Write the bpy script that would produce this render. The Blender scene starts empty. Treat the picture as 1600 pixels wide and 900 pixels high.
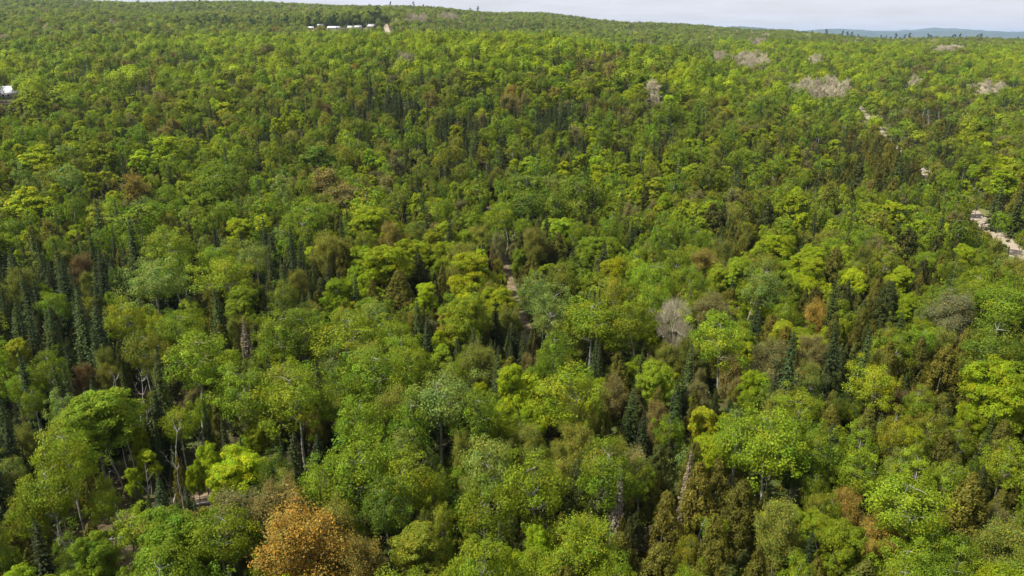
import bpy, math, random
import numpy as np
from mathutils import Vector, Matrix

random.seed(7)
RNG = np.random.default_rng(11)
SC = bpy.context.scene
COL = SC.collection
PI = math.pi

# ------------------------------------------------------------------ camera
CAM_Z, PITCH, FPX = 60.0, math.radians(18.94), 1142.0
cam_d = bpy.data.cameras.new("camera")
cam_d.sensor_width = 36.0
cam_d.lens = 36.0 * FPX / 1600.0
cam_d.clip_start, cam_d.clip_end = 0.5, 90000.0
cam = bpy.data.objects.new("camera", cam_d)
cam.location = (0, 0, CAM_Z)
cam.rotation_euler = (PI / 2 - PITCH, 0, 0)
COL.objects.link(cam)
SC.camera = cam

# ------------------------------------------------------------------ light
SUN_EL = math.radians(52)
SUN_AZ = math.radians(-108)                 # clockwise from +Y: to the side and a little behind the camera
world = bpy.data.worlds.new("World")
SC.world = world
world.use_nodes = True
nt = world.node_tree
nt.nodes.clear()
out = nt.nodes.new("ShaderNodeOutputWorld")
bg = nt.nodes.new("ShaderNodeBackground")
sky = nt.nodes.new("ShaderNodeTexSky")
sky.sky_type = 'NISHITA'
sky.sun_disc = False
sky.sun_elevation = SUN_EL
sky.sun_rotation = SUN_AZ
sky.air_density = 1.0
sky.dust_density = 1.0
sky.ozone_density = 1.0
# thin high cloud sheets over the whole dome
tc = nt.nodes.new("ShaderNodeTexCoord")
sep = nt.nodes.new("ShaderNodeSeparateXYZ")
addz = nt.nodes.new("ShaderNodeMath"); addz.operation = 'ADD'; addz.inputs[1].default_value = 0.09
absz = nt.nodes.new("ShaderNodeMath"); absz.operation = 'ABSOLUTE'
dvx = nt.nodes.new("ShaderNodeMath"); dvx.operation = 'DIVIDE'
dvy = nt.nodes.new("ShaderNodeMath"); dvy.operation = 'DIVIDE'
cmb = nt.nodes.new("ShaderNodeCombineXYZ")
nz = nt.nodes.new("ShaderNodeTexNoise")
nz.inputs['Scale'].default_value = 1.1
nz.inputs['Detail'].default_value = 7
nz.inputs['Roughness'].default_value = 0.6
ramp = nt.nodes.new("ShaderNodeValToRGB")
ramp.color_ramp.elements[0].position = 0.32
ramp.color_ramp.elements[0].color = (0.66, 0.66, 0.66, 1)
ramp.color_ramp.elements[1].position = 0.62
ramp.color_ramp.elements[1].color = (0.9, 0.9, 0.9, 1)
mix = nt.nodes.new("ShaderNodeMixRGB")
mix.inputs['Color2'].default_value = (8.5, 8.5, 9.3, 1)
L = nt.links.new
L(tc.outputs['Generated'], sep.inputs[0])
L(sep.outputs['Z'], absz.inputs[0]); L(absz.outputs[0], addz.inputs[0])
L(sep.outputs['X'], dvx.inputs[0]); L(addz.outputs[0], dvx.inputs[1])
L(sep.outputs['Y'], dvy.inputs[0]); L(addz.outputs[0], dvy.inputs[1])
L(dvx.outputs[0], cmb.inputs[0]); L(dvy.outputs[0], cmb.inputs[1])
L(cmb.outputs[0], nz.inputs['Vector'])
L(nz.outputs['Fac'], ramp.inputs[0])
L(ramp.outputs[0], mix.inputs['Fac'])
L(sky.outputs[0], mix.inputs['Color1'])
L(mix.outputs[0], bg.inputs['Color'])
bg.inputs['Strength'].default_value = 0.065
L(bg.outputs[0], out.inputs['Surface'])

sun_d = bpy.data.lights.new("sun", 'SUN')
sun_d.energy = 4.9
sun_d.angle = math.radians(0.53)
sun_d.color = (1.0, 0.955, 0.87)
sun = bpy.data.objects.new("sun", sun_d)
to_sun = Vector((math.sin(SUN_AZ) * math.cos(SUN_EL), math.cos(SUN_AZ) * math.cos(SUN_EL), math.sin(SUN_EL)))
sun.rotation_euler = to_sun.to_track_quat('Z', 'Y').to_euler()
sun.location = (0, 0, 300)
COL.objects.link(sun)

SC.view_settings.view_transform = 'Standard'
SC.view_settings.look = 'None'
SC.view_settings.exposure = 0.68
SC.view_settings.gamma = 1.0
SC.view_settings.use_curve_mapping = False
SC.cycles.max_bounces = 8
SC.cycles.diffuse_bounces = 5
SC.cycles.transmission_bounces = 4
SC.cycles.glossy_bounces = 1
SC.cycles.volume_bounces = 1
SC.cycles.caustics_reflective = False
SC.cycles.caustics_refractive = False

# ------------------------------------------------------------------ projection
CP, SP = math.cos(PITCH), math.sin(PITCH)


def project(x, y, z):
    """world -> photo pixel (1600x900) and depth"""
    d = y * CP - (z - CAM_Z) * SP
    u = y * SP + (z - CAM_Z) * CP
    d = np.maximum(d, 1e-3)
    return 800 + FPX * x / d, 450 - FPX * u / d, d


# ------------------------------------------------------------------ terrain height
RK = np.array([0, 150, 250, 320, 400, 475, 560, 650, 800, 950, 1100, 1300, 1700, 2200, 2800, 3600, 5000, 34000], float)
SK = np.array([-600, 0, 400, 600, 800, 1000, 1200, 1400, 1600, 2200], float)
HT = np.array([
    [0, 0, 3, 8, 14, 19, 23, 28, 37, 48, 60, 72, 93, 124, 116, 95, 60, 20],
    [0, 0, 3, 9, 15, 20, 24, 29, 38, 50, 62, 74, 95, 128, 120, 95, 60, 20],
    [0, 0, 3, 9, 16, 23, 30, 36, 44, 54, 65, 78, 99, 131, 122, 95, 60, 20],
    [0, 0, 4, 11, 20, 28, 38, 46, 50, 56, 69, 84, 105, 123, 112, 90, 50, 20],
    [0, 0, 5, 13, 22, 31, 41, 48, 49, 46, 48, 56, 80, 114, 106, 80, 40, 15],
    [0, 0, 3, 9, 16, 24, 32, 36, 36, 34, 38, 46, 62, 80, 76, 60, 30, 10],
    [0, 0, 0, 3, 6, 9, 12, 16, 22, 28, 32, 38, 49, 60, 54, 38, 15, 5],
    [0, 0, 0, 0, 0, 1, 3, 6, 14, 22, 27, 31, 36, 37, 30, 18, 5, 0],
    [0, 0, 0, 0, 0, 0, 2, 4, 12, 20, 25, 29, 34, 35, 29, 18, 5, 0],
    [0, 0, 0, 0, 0, 0, 2, 4, 12, 20, 25, 29, 34, 35, 29, 18, 5, 0]], float)


def height(x, y):
    x = np.asarray(x, float); y = np.asarray(y, float)
    r = np.hypot(x, y)
    az = np.clip(np.arctan2(x, y), -0.85, 0.85)
    s = np.clip(800 + 1207 * np.tan(az), SK[0], SK[-1] - 1)
    j = np.clip(np.searchsorted(SK, s, side='right') - 1, 0, len(SK) - 2)
    t = (s - SK[j]) / (SK[j + 1] - SK[j])
    t = t * t * (3 - 2 * t)
    i = np.clip(np.searchsorted(RK, r, side='right') - 1, 0, len(RK) - 2)
    q = np.clip((r - RK[i]) / (RK[i + 1] - RK[i]), 0, 1)
    # catmull-rom style tangents along r keep the slopes smooth
    def along(jj):
        p1, p2 = HT[jj, i], HT[jj, i + 1]
        i0, i3 = np.maximum(i - 1, 0), np.minimum(i + 2, len(RK) - 1)
        dr = RK[i + 1] - RK[i]
        m1 = (p2 - HT[jj, i0]) / np.maximum(RK[i + 1] - RK[i0], 1) * dr
        m2 = (HT[jj, i3] - p1) / np.maximum(RK[i3] - RK[i], 1) * dr
        q2, q3 = q * q, q * q * q
        return (2 * q3 - 3 * q2 + 1) * p1 + (q3 - 2 * q2 + q) * m1 + (-2 * q3 + 3 * q2) * p2 + (q3 - q2) * m2
    h = along(j) * (1 - t) + along(j + 1) * t
    amp = np.clip((r - 40) / 150, 0, 1)
    h = h + amp * (0.9 * np.sin(x / 31 + 1.3) * np.sin(y / 37 + .4) + 0.8 * np.sin(x / 73 - y / 91)
                   + np.clip((r - 500) / 900, 0, 1) * (4.5 * np.sin(x / 170 + 2) * np.sin(y / 210) + 2.5 * np.sin(x / 83 + y / 120)))
    return h


def h1(x, y):
    return float(height(x, y))


def pix_ground(px, py, up=0.0):
    """where the view ray through a photo pixel meets the surface `up` metres above the ground"""
    dx, du = (px - 800) / FPX, (450 - py) / FPX
    d = np.array([dx, CP + du * SP, -SP + du * CP])
    t = np.concatenate([np.arange(30, 400, 0.5), np.arange(400, 4000, 2.0)])
    P = d[None, :] * t[:, None]
    g = CAM_Z + P[:, 2] - height(P[:, 0], P[:, 1]) - up
    k = np.argmax(g < 0)
    if g[k] >= 0:
        return None
    k = max(k, 1)
    a = g[k - 1] / (g[k - 1] - g[k])
    p = P[k - 1] * (1 - a) + P[k] * a
    return float(p[0]), float(p[1])


# ------------------------------------------------------------------ materials
def mat(name):
    m = bpy.data.materials.new(name)
    m.use_nodes = True
    n = m.node_tree
    return m, n, n.nodes['Principled BSDF']


def noise_col(n, c1, c2, scale, detail=5, coord='Object', lo=0.35, hi=0.65, rough=0.6):
    t = n.nodes.new("ShaderNodeTexCoord")
    z = n.nodes.new("ShaderNodeTexNoise")
    z.inputs['Scale'].default_value = scale
    z.inputs['Detail'].default_value = detail
    z.inputs['Roughness'].default_value = rough
    r = n.nodes.new("ShaderNodeValToRGB")
    r.color_ramp.elements[0].position = lo
    r.color_ramp.elements[1].position = hi
    r.color_ramp.elements[0].color = (*c1, 1)
    r.color_ramp.elements[1].color = (*c2, 1)
    n.links.new(t.outputs[coord], z.inputs['Vector'])
    n.links.new(z.outputs['Fac'], r.inputs[0])
    return r.outputs[0], z.outputs['Fac']


def simple(name, c1, c2, scale, rough=0.8, bump=0.0, coord='Object', **k):
    m, n, b = mat(name)
    c, f = noise_col(n, c1, c2, scale, coord=coord, **k)
    n.links.new(c, b.inputs['Base Color'])
    b.inputs['Roughness'].default_value = rough
    b.inputs['Specular IOR Level'].default_value = 0.2
    if bump:
        bp = n.nodes.new("ShaderNodeBump")
        bp.inputs['Strength'].default_value = bump
        n.links.new(f, bp.inputs['Height'])
        n.links.new(bp.outputs[0], b.inputs['Normal'])
    return m


def foliage_material():
    m, n, b = mat("foliage")
    at = n.nodes.new("ShaderNodeAttribute"); at.attribute_type = 'INSTANCER'; at.attribute_name = "tint"
    sh = n.nodes.new("ShaderNodeAttribute"); sh.attribute_type = 'GEOMETRY'; sh.attribute_name = "leaf"
    mul = n.nodes.new("ShaderNodeMixRGB"); mul.blend_type = 'MULTIPLY'; mul.inputs['Fac'].default_value = 1
    n.links.new(at.outputs['Vector'], mul.inputs['Color1'])
    n.links.new(sh.outputs['Color'], mul.inputs['Color2'])
    n.links.new(mul.outputs[0], b.inputs['Base Color'])
    b.inputs['Roughness'].default_value = 0.55
    b.inputs['Specular IOR Level'].default_value = 0.10
    tr = n.nodes.new("ShaderNodeBsdfTranslucent")
    tc2 = n.nodes.new("ShaderNodeMixRGB"); tc2.blend_type = 'MULTIPLY'; tc2.inputs['Fac'].default_value = 1
    tc2.inputs['Color2'].default_value = (1.0, 1.1, 0.5, 1)
    n.links.new(mul.outputs[0], tc2.inputs['Color1'])
    n.links.new(tc2.outputs[0], tr.inputs['Color'])
    mx = n.nodes.new("ShaderNodeMixShader"); mx.inputs[0].default_value = 0.40
    n.links.new(b.outputs[0], mx.inputs[1]); n.links.new(tr.outputs[0], mx.inputs[2])
    n.links.new(mx.outputs[0], n.nodes['Material Output'].inputs['Surface'])
    return m


M_FOL = foliage_material()
M_BARK = simple("grey_brown_bark", (0.10, 0.085, 0.065), (0.22, 0.19, 0.15), 3.0, 0.9)
M_WHITE = simple("pale_bark", (0.15, 0.14, 0.115), (0.40, 0.38, 0.33), 2.2, 0.85)
M_DARK = simple("dark_bark", (0.05, 0.04, 0.03), (0.10, 0.08, 0.06), 3.0, 0.9)
M_TWIG = simple("twig_bark", (0.54, 0.48, 0.33), (0.70, 0.63, 0.45), 1.5, 0.9)
M_DEAD = simple("weathered_wood", (0.22, 0.20, 0.18), (0.54, 0.51, 0.47), 2.6, 0.85)


def vary_by_object(m):
    """each tree of grey twigs has its own tone"""
    n = m.node_tree; b = n.nodes['Principled BSDF']
    src = b.inputs['Base Color'].links[0].from_socket
    oi = n.nodes.new("ShaderNodeObjectInfo"); mr = n.nodes.new("ShaderNodeMapRange")
    mr.inputs['To Min'].default_value = 0.6; mr.inputs['To Max'].default_value = 1.02
    mx = n.nodes.new("ShaderNodeMixRGB"); mx.blend_type = 'MULTIPLY'; mx.inputs['Fac'].default_value = 1
    n.links.new(oi.outputs['Random'], mr.inputs['Value']); n.links.new(src, mx.inputs['Color1'])
    n.links.new(mr.outputs[0], mx.inputs['Color2']); n.links.new(mx.outputs[0], b.inputs['Base Color'])


vary_by_object(M_TWIG)


def ground_material():
    m, n, b = mat("forest_floor")
    c1, f1 = noise_col(n, (0.050, 0.038, 0.022), (0.105, 0.075, 0.042), 0.9, 8, lo=0.3, hi=0.7)
    c2, f2 = noise_col(n, (0.045, 0.065, 0.014), (0.085, 0.105, 0.025), 1.6, 6)
    _, f3 = noise_col(n, (0, 0, 0), (1, 1, 1), 0.05, 4)
    r = n.nodes.new("ShaderNodeValToRGB")
    r.color_ramp.elements[0].position = 0.42; r.color_ramp.elements[1].position = 0.56
    n.links.new(f3, r.inputs[0])
    mx = n.nodes.new("ShaderNodeMixRGB")
    n.links.new(r.outputs[0], mx.inputs['Fac'])
    n.links.new(c1, mx.inputs['Color1']); n.links.new(c2, mx.inputs['Color2'])
    n.links.new(mx.outputs[0], b.inputs['Base Color'])
    b.inputs['Roughness'].default_value = 0.95
    b.inputs['Specular IOR Level'].default_value = 0.1
    bp = n.nodes.new("ShaderNodeBump"); bp.inputs['Strength'].default_value = 0.6; bp.inputs['Distance'].default_value = 0.4
    n.links.new(f1, bp.inputs['Height']); n.links.new(bp.outputs[0], b.inputs['Normal'])
    return m


# ------------------------------------------------------------------ mesh building
class MB:
    def __init__(s):
        s.v, s.f, s.c, s.m, s.n = [], [], [], [], 0

    def add(s, verts, faces, col=None, mi=0):
        """verts (n,3), faces (k,4); col (k,3) leaf multiplier"""
        verts = np.asarray(verts, np.float32); faces = np.asarray(faces, np.int64)
        s.v.append(verts); s.f.append(faces + s.n); s.n += len(verts)
        k = len(faces)
        s.c.append(np.ones((k, 3), np.float32) if col is None else np.asarray(col, np.float32))
        s.m.append(np.full(k, mi, np.int32))

    def tube(s, pts, radii, sides=5, mi=0):
        pts = np.asarray(pts, float); radii = np.asarray(radii, float)
        d = np.gradient(pts, axis=0)
        d /= np.linalg.norm(d, axis=1, keepdims=True) + 1e-9
        ref = np.where(np.abs(d[:, 2:3]) > 0.9, np.array([[1.0, 0, 0]]), np.array([[0, 0, 1.0]]))
        a = np.cross(d, ref); a /= np.linalg.norm(a, axis=1, keepdims=True) + 1e-9
        b = np.cross(d, a)
        th = np.arange(sides) * 2 * PI / sides
        ring = pts[:, None, :] + radii[:, None, None] * (np.cos(th)[None, :, None] * a[:, None, :] + np.sin(th)[None, :, None] * b[:, None, :])
        n = len(pts)
        i = np.arange(n - 1)[:, None] * sides
        j = np.arange(sides)[None, :]
        f = np.stack([i + j, i + (j + 1) % sides, i + sides + (j + 1) % sides, i + sides + j], -1).reshape(-1, 4)
        s.add(ring.reshape(-1, 3), f, mi=mi)

    def twigs(s, p0, p1, w, rng, mi=0):
        """straight thin two-plane twigs, one quad each way"""
        d = p1 - p0
        a = np.cross(d, rng.normal(size=d.shape)); a /= np.linalg.norm(a, axis=1, keepdims=True) + 1e-9
        b = np.cross(d, a); b /= np.linalg.norm(b, axis=1, keepdims=True) + 1e-9
        w = np.asarray(w).reshape(-1, 1)
        for e in (a, b):
            v = np.stack([p0 - e * w, p0 + e * w, p1 + e * w * .35, p1 - e * w * .35], 1)
            k = len(p0)
            s.add(v.reshape(-1, 3), np.arange(k * 4).reshape(k, 4), mi=mi)

    def leaves(s, c, nrm, size, rng, col, aspect=0.6, axis=None, mi=0):
        k = len(c)
        nrm = nrm / (np.linalg.norm(nrm, axis=1, keepdims=True) + 1e-9)
        if axis is None:
            axis = rng.normal(size=(k, 3))
        t = axis - nrm * np.sum(axis * nrm, 1, keepdims=True)
        t /= np.linalg.norm(t, axis=1, keepdims=True) + 1e-9
        b = np.cross(nrm, t)
        sz = np.asarray(size).reshape(-1, 1)
        asp = aspect * rng.uniform(.7, 1.3, (k, 1))
        sk = rng.uniform(-.3, .3, (k, 1))
        v = np.stack([c - t * sz, c + b * sz * asp + t * sz * sk, c + t * sz, c - b * sz * asp + t * sz * sk], 1)
        s.add(v.reshape(-1, 3), np.arange(k * 4).reshape(k, 4), col, mi)

    def build(s, name, mats):
        me = bpy.data.meshes.new(name)
        v = np.concatenate(s.v); f = np.concatenate(s.f).astype(np.int32)
        c = np.concatenate(s.c); mi = np.concatenate(s.m)
        k = len(f)
        me.vertices.add(len(v)); me.vertices.foreach_set("co", v.ravel())
        me.loops.add(k * 4); me.loops.foreach_set("vertex_index", f.ravel())
        me.polygons.add(k)
        me.polygons.foreach_set("loop_start", np.arange(0, k * 4, 4, dtype=np.int32))
        for m in mats:
            me.materials.append(m)
        me.polygons.foreach_set("material_index", mi)
        at = me.attributes.new("leaf", 'FLOAT_COLOR', 'FACE')
        at.data.foreach_set("color", np.concatenate([c, np.ones((k, 1), np.float32)], 1).ravel())
        me.update(calc_edges=True)
        return me

    def join(s, o, shift):
        r = MB()
        r.v = s.v + o.v
        r.f = s.f + [f + s.n for f in o.f]
        r.c = s.c + o.c
        r.m = s.m + [m + shift for m in o.m]
        r.n = s.n + o.n
        return r


def unit(rng, n):
    v = rng.normal(size=(n, 3))
    return v / np.linalg.norm(v, axis=1, keepdims=True)


def leafcol(rng, n, val=0.22, hue=0.10):
    """natural leaf to leaf variation of colour"""
    v = np.exp(rng.normal(0, val, (n, 1)))
    h = rng.normal(0, hue, (n, 1))
    return np.concatenate([v * (1 + h), v, v * (1 - h)], 1)


def clump_tone(rng, n, val=.12, hue=.09):
    v = np.exp(rng.normal(0, val, (n, 1))); h = rng.normal(0, hue, (n, 1))
    return np.concatenate([v * (1 + h), v, v * (1 - h)], 1)


def limb(mb, p0, p1, r0, r1, rng, n=5, sag=0.0, sides=5, mi=0):
    t = np.linspace(0, 1, n)[:, None]
    L_ = np.linalg.norm(np.subtract(p1, p0))
    p = np.asarray(p0) * (1 - t) + np.asarray(p1) * t
    p += np.sin(PI * t) * rng.normal(0, .05 * L_, (1, 3)) + np.sin(2 * PI * t) * rng.normal(0, .02 * L_, (1, 3))
    p[:, 2] += (np.sin(PI * t) * sag * L_)[:, 0]
    mb.tube(p, np.linspace(r0, r1, n), sides, mi)
    return p


# each builder gives (trunk MB, crown MB); z = 0 at the base
def dome(rng, W, H, nc, nl, ls, base):
    """a simple round crown for trees a few pixels wide"""
    tr, cr = MB(), MB()
    limb(tr, (0, 0, -.4), (0, 0, H * .7), H * .018, H * .008, rng, 4, sides=3)
    R = W / 2
    k = np.arange(nc) + .5
    cz = np.clip(1 - 1.6 * k / nc + rng.normal(0, .06, nc), -.7, 1)
    a = k * 2.39996 + rng.normal(0, .3, nc)
    rho = np.sqrt(1 - cz * cz)
    f = rng.uniform(.74, 1.0, nc) * (1 + .15 * np.sin(a * 3 + cz * 2 + rng.uniform(0, 6)) + .08 * np.sin(a * 5 - cz * 5))
    D = np.stack([np.cos(a) * rho, np.sin(a) * rho, cz], 1)
    rz = (H - base) / 2
    C = D * f[:, None] * [R, R, rz] + [0, 0, base + rz]
    m = nc * nl
    u = unit(rng, m)
    Dr = np.repeat(D, nl, 0)
    P = np.repeat(C, nl, 0) + u * R * rng.uniform(.18, .34, (m, 1))
    N = u * .35 + Dr * .9 + np.array([0, 0, .15]) + rng.normal(0, .22, (m, 3))
    tone = np.repeat(np.exp(rng.normal(0, .07, (nc, 1))), nl, 0)
    cr.leaves(P, N, ls * rng.uniform(.7, 1.3, m), rng, leafcol(rng, m, .14, .05) * tone, .7)
    return tr, cr


def maple(rng, q, W=8.0, H=14.0):
    if q == 0:
        return dome(rng, W, H, 34, 24, .42, H * rng.uniform(.38, .48))
    tr, cr = MB(), MB()
    n_l = [7, 10, 13][q]
    R = W / 2
    base = H * (rng.uniform(.28, .40) if q == 2 else rng.uniform(.34, .46))
    lobes = []
    for k in range(n_l):
        for _ in range(30):
            a = rng.uniform(0, 2 * PI); rr = R * .62 * math.sqrt(rng.uniform(0, 1))
            zz = base + (H - base) * rng.uniform(.25, .86)
            lim = 1 - abs((zz - base) / (H - base) - .45) * .9
            c = np.array([math.cos(a) * rr * lim * 1.15, math.sin(a) * rr * lim * 1.15, zz])
            if all(np.linalg.norm((c - l[0]) * [1, 1, .8]) > R * .46 for l in lobes):
                break
        lobes.append((c, R * rng.uniform(.36, .54)))
    lobes.append((np.array([rng.normal(0, .3), rng.normal(0, .3), H - R * .48]), R * .46))
    sides = [3, 5, 7][q]
    top = limb(tr, (0, 0, -.4), (rng.normal(0, .3), rng.normal(0, .3), H * .72), H * .018, H * .007, rng, 7, sides=sides)
    for c, r in lobes:
        k = int(np.clip(np.searchsorted(top[:, 2], c[2] * .62), 1, 6))
        limb(tr, top[k], c + [0, 0, r * .3], H * .008, H * .002, rng, 5, .06, sides=max(3, sides - 2))
    nc = [8, 17, 26][q]; nl = [22, 50, 125][q]; ls = [.44, .22, .118][q]
    flat = [.8, .78, .74][q]
    for c, r in lobes:
        out_dir = c - np.array([0, 0, base + (H - base) * .4]); out_dir /= np.linalg.norm(out_dir) + 1e-6
        d = unit(rng, nc) + out_dir * .55 + np.array([0, 0, .28])
        d /= np.linalg.norm(d, axis=1, keepdims=True)
        cl = c + d * r * rng.uniform(.62, 1.12, (nc, 1)) * np.array([1, 1, .9])
        cr_r = r * rng.uniform(.24, .44, (nc, 1))
        u = unit(rng, nc * nl); u[:, 2] = np.abs(u[:, 2]) * np.where(rng.uniform(size=nc * nl) < .8, 1, -1)
        P = np.repeat(cl, nl, 0) + u * np.repeat(cr_r, nl, 0) * np.array([1, 1, flat]) * rng.uniform(.6, 1.1, (nc * nl, 1))
        N = u * .7 + np.repeat(d, nl, 0) * .35 + np.array([0, 0, .35]) + rng.normal(0, .42, (nc * nl, 3))
        tone = np.repeat(clump_tone(rng, nc), nl, 0)
        cr.leaves(P, N, ls * rng.uniform(.55, 1.25, nc * nl), rng, leafcol(rng, nc * nl, .16, .06) * tone, .62)
    return tr, cr


def aspen(rng, q, W=6.6, H=15.0):
    if q == 0:
        return dome(rng, W, H, 30, 24, .36, H * rng.uniform(.46, .56))
    tr, cr = MB(), MB()
    R = W / 2
    base = H * (rng.uniform(.34, .50) if q == 2 else rng.uniform(.44, .56))
    sides = [3, 5, 7][q]
    lean = rng.normal(0, .35, 2)
    top = limb(tr, (0, 0, -.4), (lean[0], lean[1], H * .93), H * .012, H * .003, rng, 9, sides=sides)
    n_b = [26, 44, 64][q]; nl = [24, 56, 150][q]; ls = [.36, .20, .102][q]
    zc, rz = base + (H - base) * .50, (H - base) * .50
    k = np.arange(n_b) + .5
    cz = np.clip(1 - 1.72 * k / n_b + rng.normal(0, .05, n_b), -.8, 1)
    a = k * 2.39996 + rng.normal(0, .25, n_b)
    rho = np.sqrt(1 - cz * cz)
    bump = 1 + .20 * np.sin(a + rng.uniform(0, 6) + cz * 2) + .17 * np.sin(a * rng.integers(2, 5) + rng.uniform(0, 6) + cz * 3) + .13 * np.sin(a * 5 + cz * 6 + rng.uniform(0, 6))
    f = rng.uniform(.52, 1.02, n_b) * bump
    taper = np.where(cz < 0, 1 + cz * .25, 1)
    D = np.stack([np.cos(a) * rho, np.sin(a) * rho, cz], 1)
    C = np.stack([np.cos(a) * rho * R * f * taper + lean[0] * .8, np.sin(a) * rho * R * f * taper + lean[1] * .8, zc + cz * rz * f], 1)
    for i in range(0, n_b, [4, 3, 2][q]):
        j = int(np.clip(np.searchsorted(top[:, 2], C[i, 2] - rho[i] * R * .7), 2, 8))
        limb(tr, top[j], top[j] * .22 + C[i] * .78, H * .0034, H * .0008, rng, 4, .05, sides=3)
    rad = R * rng.uniform(.16, .36, n_b)
    m = n_b * nl
    u = unit(rng, m)
    Dr = np.repeat(D, nl, 0)
    flip = np.sum(u * Dr, 1) < 0
    u = np.where((flip & (rng.uniform(size=m) < .55))[:, None], -u, u)
    P = np.repeat(C, nl, 0) + u * np.repeat(rad, nl)[:, None] * np.array([1, 1, .9]) * rng.uniform(.35, 1.15, (m, 1))
    N = u * .55 + Dr * .5 + np.array([0, 0, .2]) + rng.normal(0, .45, (m, 3))
    tone = np.repeat(clump_tone(rng, n_b), nl, 0)
    cr.leaves(P, N, ls * rng.uniform(.6, 1.3, m), rng, leafcol(rng, m, .17, .06) * tone, .7)
    return tr, cr


def twig_tree(rng, q, W, H, base_f, dens):
    """limbs and fine twigs; returns trunk MB, twig ends"""
    tr = MB()
    R = W / 2
    sides = [3, 4, 6][q]
    base = H * base_f
    top = limb(tr, (0, 0, -.4), (rng.normal(0, .3), rng.normal(0, .3), H * .8), H * .012, H * .004, rng, 7, sides=sides)
    ends = []
    n1 = [11, 14, 18][q]; n2 = [5, 6, 8][q]; n3 = [4, 6, 9][q]
    for k in range(n1):
        f = (k + rng.uniform()) / n1
        a = k * 2.399 + rng.uniform(-.4, .4)
        zc = base + (H - base) * (.1 + .9 * f)
        rr = R * (math.sin(PI * (.18 + .74 * f)) ** .7) * rng.uniform(.55, .95)
        i = int(np.clip(np.searchsorted(top[:, 2], zc - rr * .9), 1, 6))
        p1 = np.array([math.cos(a) * rr, math.sin(a) * rr, zc])
        br = limb(tr, top[i], p1, H * .005, H * .0015, rng, 5, .08, sides=3)
        s0 = br[rng.integers(2, 5, n2)]
        s1 = s0 + unit(rng, n2) * R * .26 * rng.uniform(.6, 1.2, (n2, 1)) + (p1 - top[i]) * .14 + [0, 0, R * .16]
        tr.twigs(s0, s1, np.full(n2, [.07, .04, .03][q]), rng)
        q0 = np.repeat(s0 * .4 + s1 * .6, n3, 0)
        q1 = q0 + unit(rng, n2 * n3) * R * .2 + [0, 0, R * .12] + np.repeat(s1 - s0, n3, 0) * .35
        tr.twigs(q0, q1, np.full(n2 * n3, [.055, .028, .017][q]), rng)
        ends.append(q1); ends.append(q0 * .5 + q1 * .5)
    return tr, np.concatenate(ends)


def budding(rng, q, W=6.4, H=12.5):
    tr, e = twig_tree(rng, q, W, H, .40, 1)
    cr = MB()
    nl = [4, 8, 13][q]; ls = [.34, .185, .098][q]
    m = len(e) * nl
    P = np.repeat(e, nl, 0) + rng.normal(0, [.45, .34, .3][q], (m, 3))
    ax = P - np.array([0, 0, H * .5]); ax /= np.linalg.norm(ax, axis=1, keepdims=True)
    N = ax * .5 + [0, 0, .35] + rng.normal(0, .6, (m, 3))
    cr.leaves(P, N, ls * rng.uniform(.5, 1.2, m), rng, leafcol(rng, m, .18, .10) * np.repeat(clump_tone(rng, len(e), .16, .16), nl, 0), .6)
    return tr, cr


def bare(rng, q, W=6.6, H=14.0):
    tr, e = twig_tree(rng, q, W, H, .40, 1)
    cr = MB()
    n3 = [2, 2, 1][q]
    q0 = np.repeat(e, n3, 0)
    ax = q0 - np.array([0, 0, H * .45]); ax /= np.linalg.norm(ax, axis=1, keepdims=True)
    q1 = q0 + (unit(rng, len(q0)) * .6 + ax * .7 + [0, 0, .3]) * rng.uniform(.5, 1.0, (len(q0), 1))
    cr.twigs(q0, q1, np.full(len(q0), [.05, .026, .016][q]), rng)
    return tr, cr


def spruce(rng, q, W=4.5, H=14.0):
    tr, cr = MB(), MB()
    sides = [3, 4, 6][q]
    limb(tr, (0, 0, -.4), (rng.normal(0, .08), rng.normal(0, .08), H * .99), H * .011, .015, rng, 7, sides=sides)
    nt_ = [17, 30, 46][q]
    P, N, S, A = [], [], [], []
    slim = rng.uniform(.85, 1.15)
    for k in range(nt_):
        f = (k + rng.uniform(0, .8)) / nt_
        z = H * (.10 + .89 * f)
        r = W / 2 * (1 - f) ** .82 * slim * rng.uniform(.78, 1.12) + .1
        nb = int([6, 8, 11][q] * (1 - .45 * f)) + 1
        ns = [3, 5, 7][q]
        for b in range(nb):
            a = b * 2 * PI / nb + k * 1.1 + rng.uniform(-.3, .3)
            rb = r * rng.uniform(.7, 1.12)
            droop = rng.uniform(.18, .42)
            t = (np.arange(ns) + .6) / ns
            rr = rb * t
            zz = z - rr * droop + .14 * rr * t
            side = rng.normal(0, .12 * rb, ns)
            d = np.array([math.cos(a), math.sin(a), 0]); e = np.array([-math.sin(a), math.cos(a), 0])
            p = d * rr[:, None] + e * side[:, None]
            p[:, 2] = zz
            P.append(p)
            N.append(np.array([0, 0, .75]) + d * .45 + rng.normal(0, .3, (ns, 3)))
            A.append(np.tile(d + [0, 0, -droop], (ns, 1)) + rng.normal(0, .25, (ns, 3)))
            S.append(np.full(ns, [.40, .25, .17][q]) * (.55 + .55 * (1 - f)) * rng.uniform(.8, 1.2, ns) + rb * .05)
    tip = np.array([[0, 0, H * (.93 + .025 * i)] for i in range(4)])
    P.append(tip); N.append(rng.normal(0, 1, (4, 3)) * [1, 1, .1]); A.append(np.tile([0, 0, 1.0], (4, 1))); S.append(np.full(4, .28))
    P, N, A, S = map(np.concatenate, (P, N, A, S))
    cr.leaves(P, N, S, rng, leafcol(rng, len(P), .24, .06), .62, A)
    return tr, cr


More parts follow.
